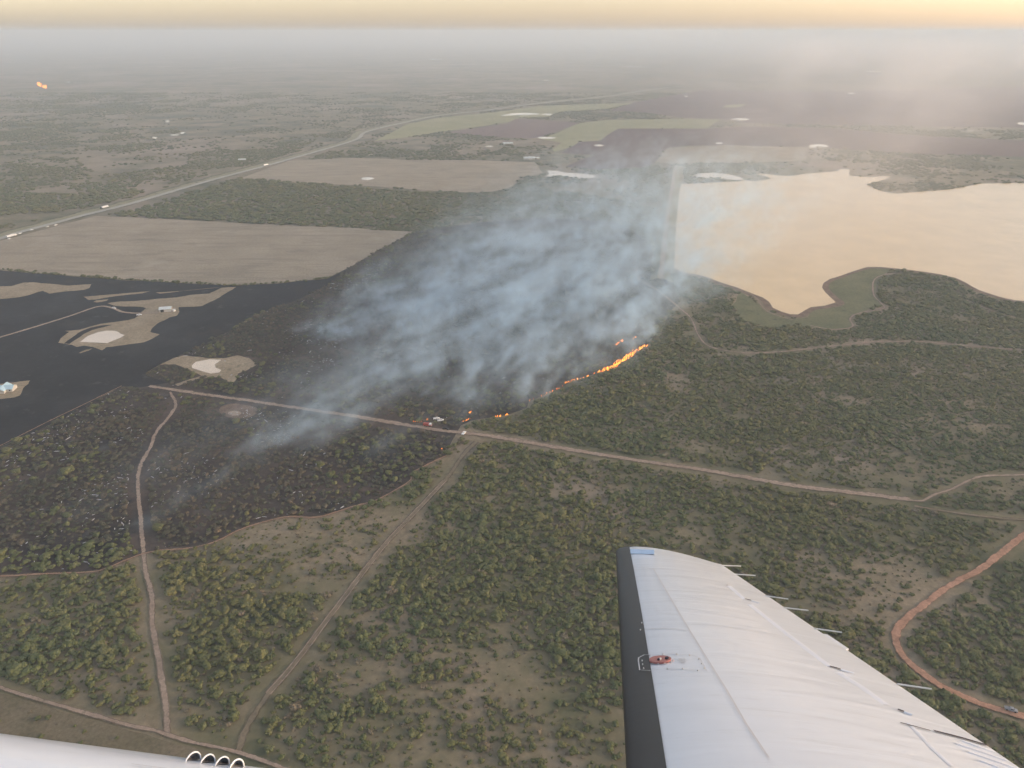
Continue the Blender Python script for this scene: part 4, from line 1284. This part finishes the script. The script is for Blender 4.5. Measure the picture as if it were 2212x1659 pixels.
def nac(c, ph, lift=0.0):
    """ph 0 = outboard, 90 = top, 180 = inboard"""
    n0 = -1.23 - (c + 1.39) * .05
    r_ = NR * (1.0 if c > -2.2 else math.sqrt(max(.05, 1 - ((-2.2 - c) / 1.0) ** 2))) + lift
    if c > .3: r_ *= max(.2, 1 - (c - .3) * .5)
    return np.array([c, NS + r_ * math.cos(ph), n0 + r_ * math.sin(ph)])


cs = list(np.linspace(-3.1, -2.2, 10)) + list(np.linspace(-2.1, 1.2, 24))
phs = np.linspace(-math.pi, math.pi, 65)[:-1]
v = [tuple(nac(c, p)) for c in cs for p in phs]
m_ = len(phs)
f = [(i * m_ + j, i * m_ + (j + 1) % m_, (i + 1) * m_ + (j + 1) % m_, (i + 1) * m_ + j) for i in range(len(cs) - 1) for j in range(m_)]
f += [tuple(range(m_)), tuple((len(cs) - 1) * m_ + m_ - 1 - j for j in range(m_))]
nacelle = mesh_obj('nacelle', v, f, M['wing'], plane, True)


def on_nac(k, x, y, ph=1.4):
    tgt = np.array(rd(k, x, y)); c = -1.0
    for _ in range(40):
        f0 = acproj(nac(c, ph)) - tgt
        J = np.stack([(acproj(nac(c + 1e-4, ph)) - f0 - tgt) / 1e-4, (acproj(nac(c, ph + 1e-4)) - f0 - tgt) / 1e-4], 1)
        st = np.clip(np.linalg.lstsq(J, -f0, rcond=None)[0], -.1, .1)
        c += st[0]; ph = min(max(ph + st[1], .95), 2.6)
    return c, ph


for i in range(4):
    lf = on_nac('T', 385 + 206 * i, 735 + 33 * i)
    A_ = nac(*lf)
    D_ = np.linalg.norm(A_)

    def at(x, y, k):
        d = ray(*rd('T', x, y)); d = np.array([d @ Cx, d @ Sx, d @ Nx])
        return d / np.linalg.norm(d) * D_ * k
    B_ = at(612 + 201 * i, 655 + 33 * i, 1.012)
    mid = (A_ + B_) / 2
    ax = (B_ - A_) / 2
    R0 = np.linalg.norm(ax)
    up_v = (at(518 + 201 * i, 548 + 33 * i, 1.004) - mid) / (R0 * 1.18)
    nr = nac(lf[0], lf[1], .1) - nac(*lf); nr /= np.linalg.norm(nr)
    back = mid / np.linalg.norm(mid); back = back - (back @ nr) * nr; back /= np.linalg.norm(back)
    nr = up_v
    v, na_, nb = [], 9, 18
    for a in range(na_):
        u = a / (na_ - 1)
        s_ = math.sqrt(max(0.02, 1 - u * u))
        for j in range(nb + 1):
            th = math.pi * j / nb
            v.append(tuple(mid + back * (u * R0 * 1.9) - nr * .012 + (ax * math.cos(th) + nr * R0 * 1.18 * math.sin(th)) * s_))
    f = [(a * (nb + 1) + j, a * (nb + 1) + j + 1, (a + 1) * (nb + 1) + j + 1, (a + 1) * (nb + 1) + j) for a in range(na_ - 1) for j in range(nb)]
    lv = mesh_obj('louver', v, f, M['wing'], nacelle, True)
    sm = lv.modifiers.new('shell', 'SOLIDIFY'); sm.thickness = .0035; sm.offset = 0
    v = [tuple(np.array(q) * 1.0) for q in v]
    vi = []
    for a in range(na_):
        u = a / (na_ - 1)
        s_ = math.sqrt(max(0.02, 1 - u * u)) * .90
        for j in range(nb + 1):
            th = math.pi * j / nb
            vi.append(tuple(mid + back * (.006 + u * R0 * 1.75) - nr * .012 + (ax * math.cos(th) + nr * R0 * 1.18 * math.sin(th)) * s_))
    mesh_obj('louver_lining', vi, f, M['inlet'], lv, True)  # inner shell, its colour darkened for the shade under the hood
    # patch over the cowl, dark with the shade painted into the louver mouth
    v = []
    for a in range(7):
        for b in range(-4, 5):
            q = mid + ax * b / 4 * .95 * math.sqrt(1 - (a / 7) ** 2) + back * (a / 6 * R0 * 1.5)
            n0 = nac(q[0], 0)[2]
            v.append(tuple(nac(q[0], math.atan2(q[2] - n0, q[1] - NS), .0025)))
    mesh_obj('louver_shade', v, [(a * 9 + b, a * 9 + b + 1, a * 9 + b + 10, a * 9 + b + 9) for a in range(6) for b in range(8)], M['inlet'], lv)
# cowling seam lines
for dl, w_ in ((0.0, .0012), (.06, .0010)):
    v, f = [], []
    c0 = on_nac('G', 910 if dl == 0 else 820, 1590 if dl == 0 else 1640, 1.9)
    for i in range(12):
        c = c0[0] + i * .035
        for o_ in (-w_, w_): v.append(tuple(nac(c, c0[1] + o_ / NR, .003)))
    f = [(2 * i, 2 * i + 1, 2 * i + 3, 2 * i + 2) for i in range(11)]
    mesh_obj('cowl_seam', v, f, M['seam'], nacelle)

# ------------------------------------------------------------------ smoke
class Ex:
    """field expression built from math nodes"""
    def __init__(self, ng, s): self.ng, self.s = ng, s

    def op(self, kind, *o):
        n = self.ng.nodes.new('ShaderNodeMath'); n.operation = kind
        for i, q in enumerate((self,) + o):
            if isinstance(q, Ex): self.ng.links.new(q.s, n.inputs[i])
            else: n.inputs[i].default_value = float(q)
        return Ex(self.ng, n.outputs[0])
    def __add__(self, o): return self.op('ADD', o)
    def __sub__(self, o): return self.op('SUBTRACT', o)
    def __mul__(self, o): return self.op('MULTIPLY', o)
    def __truediv__(self, o): return self.op('DIVIDE', o)
    def mx(self, o): return self.op('MAXIMUM', o)
    def mn(self, o): return self.op('MINIMUM', o)
    def exp(self): return self.op('EXPONENT')
    __radd__ = __add__
    __rmul__ = __mul__

    def sstep(self, a, b):
        n = self.ng.nodes.new('ShaderNodeMapRange'); n.interpolation_type = 'SMOOTHSTEP'
        self.ng.links.new(self.s, n.inputs['Value'])
        n.inputs['From Min'].default_value = a; n.inputs['From Max'].default_value = b
        return Ex(self.ng, n.outputs['Result'])


WIND = np.array([.50, .866])                   # the smoke drifts away over the reservoir
WA = math.atan2(WIND[1], WIND[0])


def wl(k, x, y):
    p = gnd(k, x, y)
    return p @ WIND, p @ np.array([-WIND[1], WIND[0]])


def smoke_mat(name, col, aniso):
    m = bpy.data.materials.new(name); m.use_nodes = True
    nt = m.node_tree
    nt.nodes.remove(nt.nodes['Principled BSDF'])
    pv = nt.nodes.new('ShaderNodeVolumePrincipled')
    pv.inputs['Color'].default_value = (*col, 1)
    pv.inputs['Density'].default_value = .01        # the grid stores a hundred times the density
    pv.inputs['Anisotropy'].default_value = aniso
    nt.links.new(pv.outputs[0], nt.nodes['Material Output'].inputs['Volume'])
    return m


def smoke(name, lo, hi, res, build, mat, label):
    me = bpy.data.meshes.new(name)
    me.from_pydata([(lo[0], lo[1], 0)], [], [])
    o = bpy.data.objects.new(name, me)
    COL.objects.link(o)
    o.rotation_euler = (0, 0, WA)
    ng = bpy.data.node_groups.new(name, 'GeometryNodeTree')
    ng.interface.new_socket('Geometry', in_out='INPUT', socket_type='NodeSocketGeometry')
    ng.interface.new_socket('Geometry', in_out='OUTPUT', socket_type='NodeSocketGeometry')
    nd = ng.nodes
    go = nd.new('NodeGroupOutput')
    vc = nd.new('GeometryNodeVolumeCube')
    vc.inputs['Min'].default_value = lo; vc.inputs['Max'].default_value = hi
    for i, a in enumerate('XYZ'): vc.inputs['Resolution ' + a].default_value = res[i]
    sp = nd.new('ShaderNodeSeparateXYZ')
    ng.links.new(nd.new('GeometryNodeInputPosition').outputs[0], sp.inputs[0])
    u, v_, z = [Ex(ng, sp.outputs[i]) for i in range(3)]

    def nz(sx, sy, sz, detail=4.0, ox=0.0, rough=.55, uu=None, vv=None):
        cb = nd.new('ShaderNodeCombineXYZ')
        for i, (q, s_) in enumerate(((uu or u, sx), (vv or v_, sy), (z, sz))):
            e = (q + ox) / s_
            ng.links.new(e.s, cb.inputs[i])
        n = nd.new('ShaderNodeTexNoise')
        n.inputs['Scale'].default_value = 1.0; n.inputs['Detail'].default_value = detail; n.inputs['Roughness'].default_value = rough
        ng.links.new(cb.outputs[0], n.inputs['Vector'])
        return Ex(ng, n.outputs[0])
    dens = build(u, v_, z, nz)
    ng.links.new(dens.s, vc.inputs['Density'])
    sm = nd.new('GeometryNodeSetMaterial')
    sm.inputs['Material'].default_value = mat
    ng.links.new(vc.outputs[0], sm.inputs[0])
    ng.links.new(sm.outputs[0], go.inputs[0])
    md = o.modifiers.new('smoke', 'NODES')
    md.node_group = ng
    me.materials.append(mat)
    return tag(o, label, 'smoke', kind='stuff')


M['smoke'] = smoke_mat('wood_smoke', (.70, .875, 1.0), .1)
M['plume'] = smoke_mat('drifting_smoke', (.95, .96, .97), .3)

# source: reading, strength, half width at the source, spread, rise, reach
SRC = [(1385, 752, .75, 8, .14, .28, 130), (1345, 782, .9, 11, .14, .26, 150), (1280, 810, .45, 14, .15, .22, 170), (1215, 838, 1.0, 11, .14, .22, 230), (1150, 866, .7, 14, .14, .20, 240),
       (1090, 892, .6, 14, .14, .19, 260), (1000, 880, .5, 18, .15, .17, 260), (900, 860, .75, 26, .16, .18, 320), (790, 830, .8, 26, .16, .15, 300), (700, 740, .75, 26, .14, .14, 260),
       (860, 740, .6, 28, .16, .16, 260), (1010, 770, .45, 24, .15, .15, 230), (1130, 740, .45, 26, .15, .15, 240), (1240, 680, .4, 30, .16, .14, 220), (940, 610, .5, 26, .15, .14, 240), (1100, 590, .34, 34, .14, .12, 230),
       (430, 1078, .34, 4, .13, .12, 120), (478, 1052, .26, 5, .13, .12, 110), (515, 1005, .30, 6, .14, .12, 120), (585, 990, .30, 7, .14, .12, 130), (640, 1005, .22, 5, .14, .12, 90), (690, 960, .34, 10, .15, .13, 140),
       (285, 1158, .36, 3.5, .14, .14, 45), (620, 900, .36, 12, .15, .13, 160), (790, 1010, .24, 7, .15, .13, 90), (835, 975, .28, 8, .15, .13, 110), (955, 975, .55, 3, .16, .22, 60), (110, 1140, .10, 10, .2, .1, 80),
       (330, 1090, .10, 40, .10, .08, 200), (540, 960, .14, 46, .10, .09, 220), (640, 730, .40, 16, .14, .12, 170), (590, 830, .22, 14, .15, .12, 160), (760, 660, .36, 18, .14, .12, 190)]


def low_smoke(u, v, z, nz):
    wob = (nz(150, 120, 90, 3, 11) - .5) * 60.0
    vv = v + wob + (nz(60, 45, 30, 3, 57) - .5) * 24.0
    tot = None
    for x, y, A, w0, sp_, rise, L in SRC:
        u0, v0 = wl('d', x, y)
        a = (u - u0).mx(0.0)
        sv = a * sp_ + w0
        sz = a * .085 + (4.0 + w0 * .2)
        dv = (vv - v0) / sv
        dz = (z - a * rise * .75 - 3.0) / sz
        g_ = (dv * dv + dz * dz + a / L) * -1.0
        e = g_.exp() * (u - u0).sstep(-4, 14) * A * (1.0 / (1.0 + 0.0))
        # thinner as it widens
        e = e * (a * .012 + 1.0).op('POWER', -.75)
        tot = e if tot is None else tot + e
    streak = nz(130, 30, 26, 5, 40, .62, vv=vv).sstep(.40, .64)
    clump = nz(42, 24, 20, 5, 90, .66, vv=vv).sstep(.40, .62)
    wisp = nz(17, 10, 9, 4, 150, .68, vv=vv).sstep(.40, .62)
    d = tot * (streak * .80 + .16) * (clump * .82 + .20) * (wisp * 1.05 + .30)
    return (d * 11.0 - .014).mx(0.0) * z.sstep(150, 105)


us = [wl('d', s[0], s[1]) for s in SRC]
ulo, uhi = min(a for a, b in us) - 15, max(a for a, b in us) + 620
vlo, vhi = min(b for a, b in us) - 130, max(b for a, b in us) + 130
smoke('smoke', (ulo, vlo, .5), (uhi, vhi, 150), (int((uhi - ulo) / 3.0), int((vhi - vlo) / 2.6), 44), low_smoke, M['smoke'], 'blue white smoke streaming off the burned scrub and fire front')


def high_smoke(u, v, z, nz):
    u0, v0 = wl('d', 1380, 740)
    wob = (nz(700, 500, 300, 3, 11) - .5) * 260.0
    vv = v + wob
    a = (u - u0).mx(0.0)
    dv = (vv - v0 + a * .02) / (a * .20 + 60.0)
    dz = (z - a * .085 - 40.0) / (a * .04 + 42.0)
    e = ((dv * dv + dz * dz + a / 2600.0) * -1.0).exp() * a.sstep(60, 420)
    n = nz(520, 190, 110, 4, 7, .58, vv=vv).sstep(.38, .70)
    return ((e * (n * .9 + .2) * .17) - .004).mx(0.0) * z.sstep(296, 250) * (v - (v0 - 1150)).sstep(0, 500) * (v - (v0 + 900)).sstep(0, -400) * (u - (u0 + 4200)).sstep(0, -1500)


u0, v0 = wl('d', 1380, 740)
smoke('smoke_plume', (u0, v0 - 1150, 1.0), (u0 + 4200, v0 + 900, 297), (190, 110, 24), high_smoke, M['plume'], 'thin grey smoke plume drifting high beyond the reservoir')

# ------------------------------------------------------------------ haze
hz = bpy.data.materials.new('haze_air'); hz.use_nodes = True
nt = hz.node_tree
nt.nodes.remove(nt.nodes['Principled BSDF'])
pv = nt.nodes.new('ShaderNodeVolumePrincipled')
pv.inputs['Color'].default_value = (.64, .74, .82, 1)
pv.inputs['Density'].default_value = 1.6e-4
pv.inputs['Anisotropy'].default_value = .1
nt.links.new(pv.outputs[0], nt.nodes['Material Output'].inputs['Volume'])
MB().box(-62000, 62000, -62000, 62000, -1.0, 328.0).build('haze', hz)
tag(bpy.data.objects['haze'], 'thin pale evening haze over the whole plain', 'haze', kind='stuff')
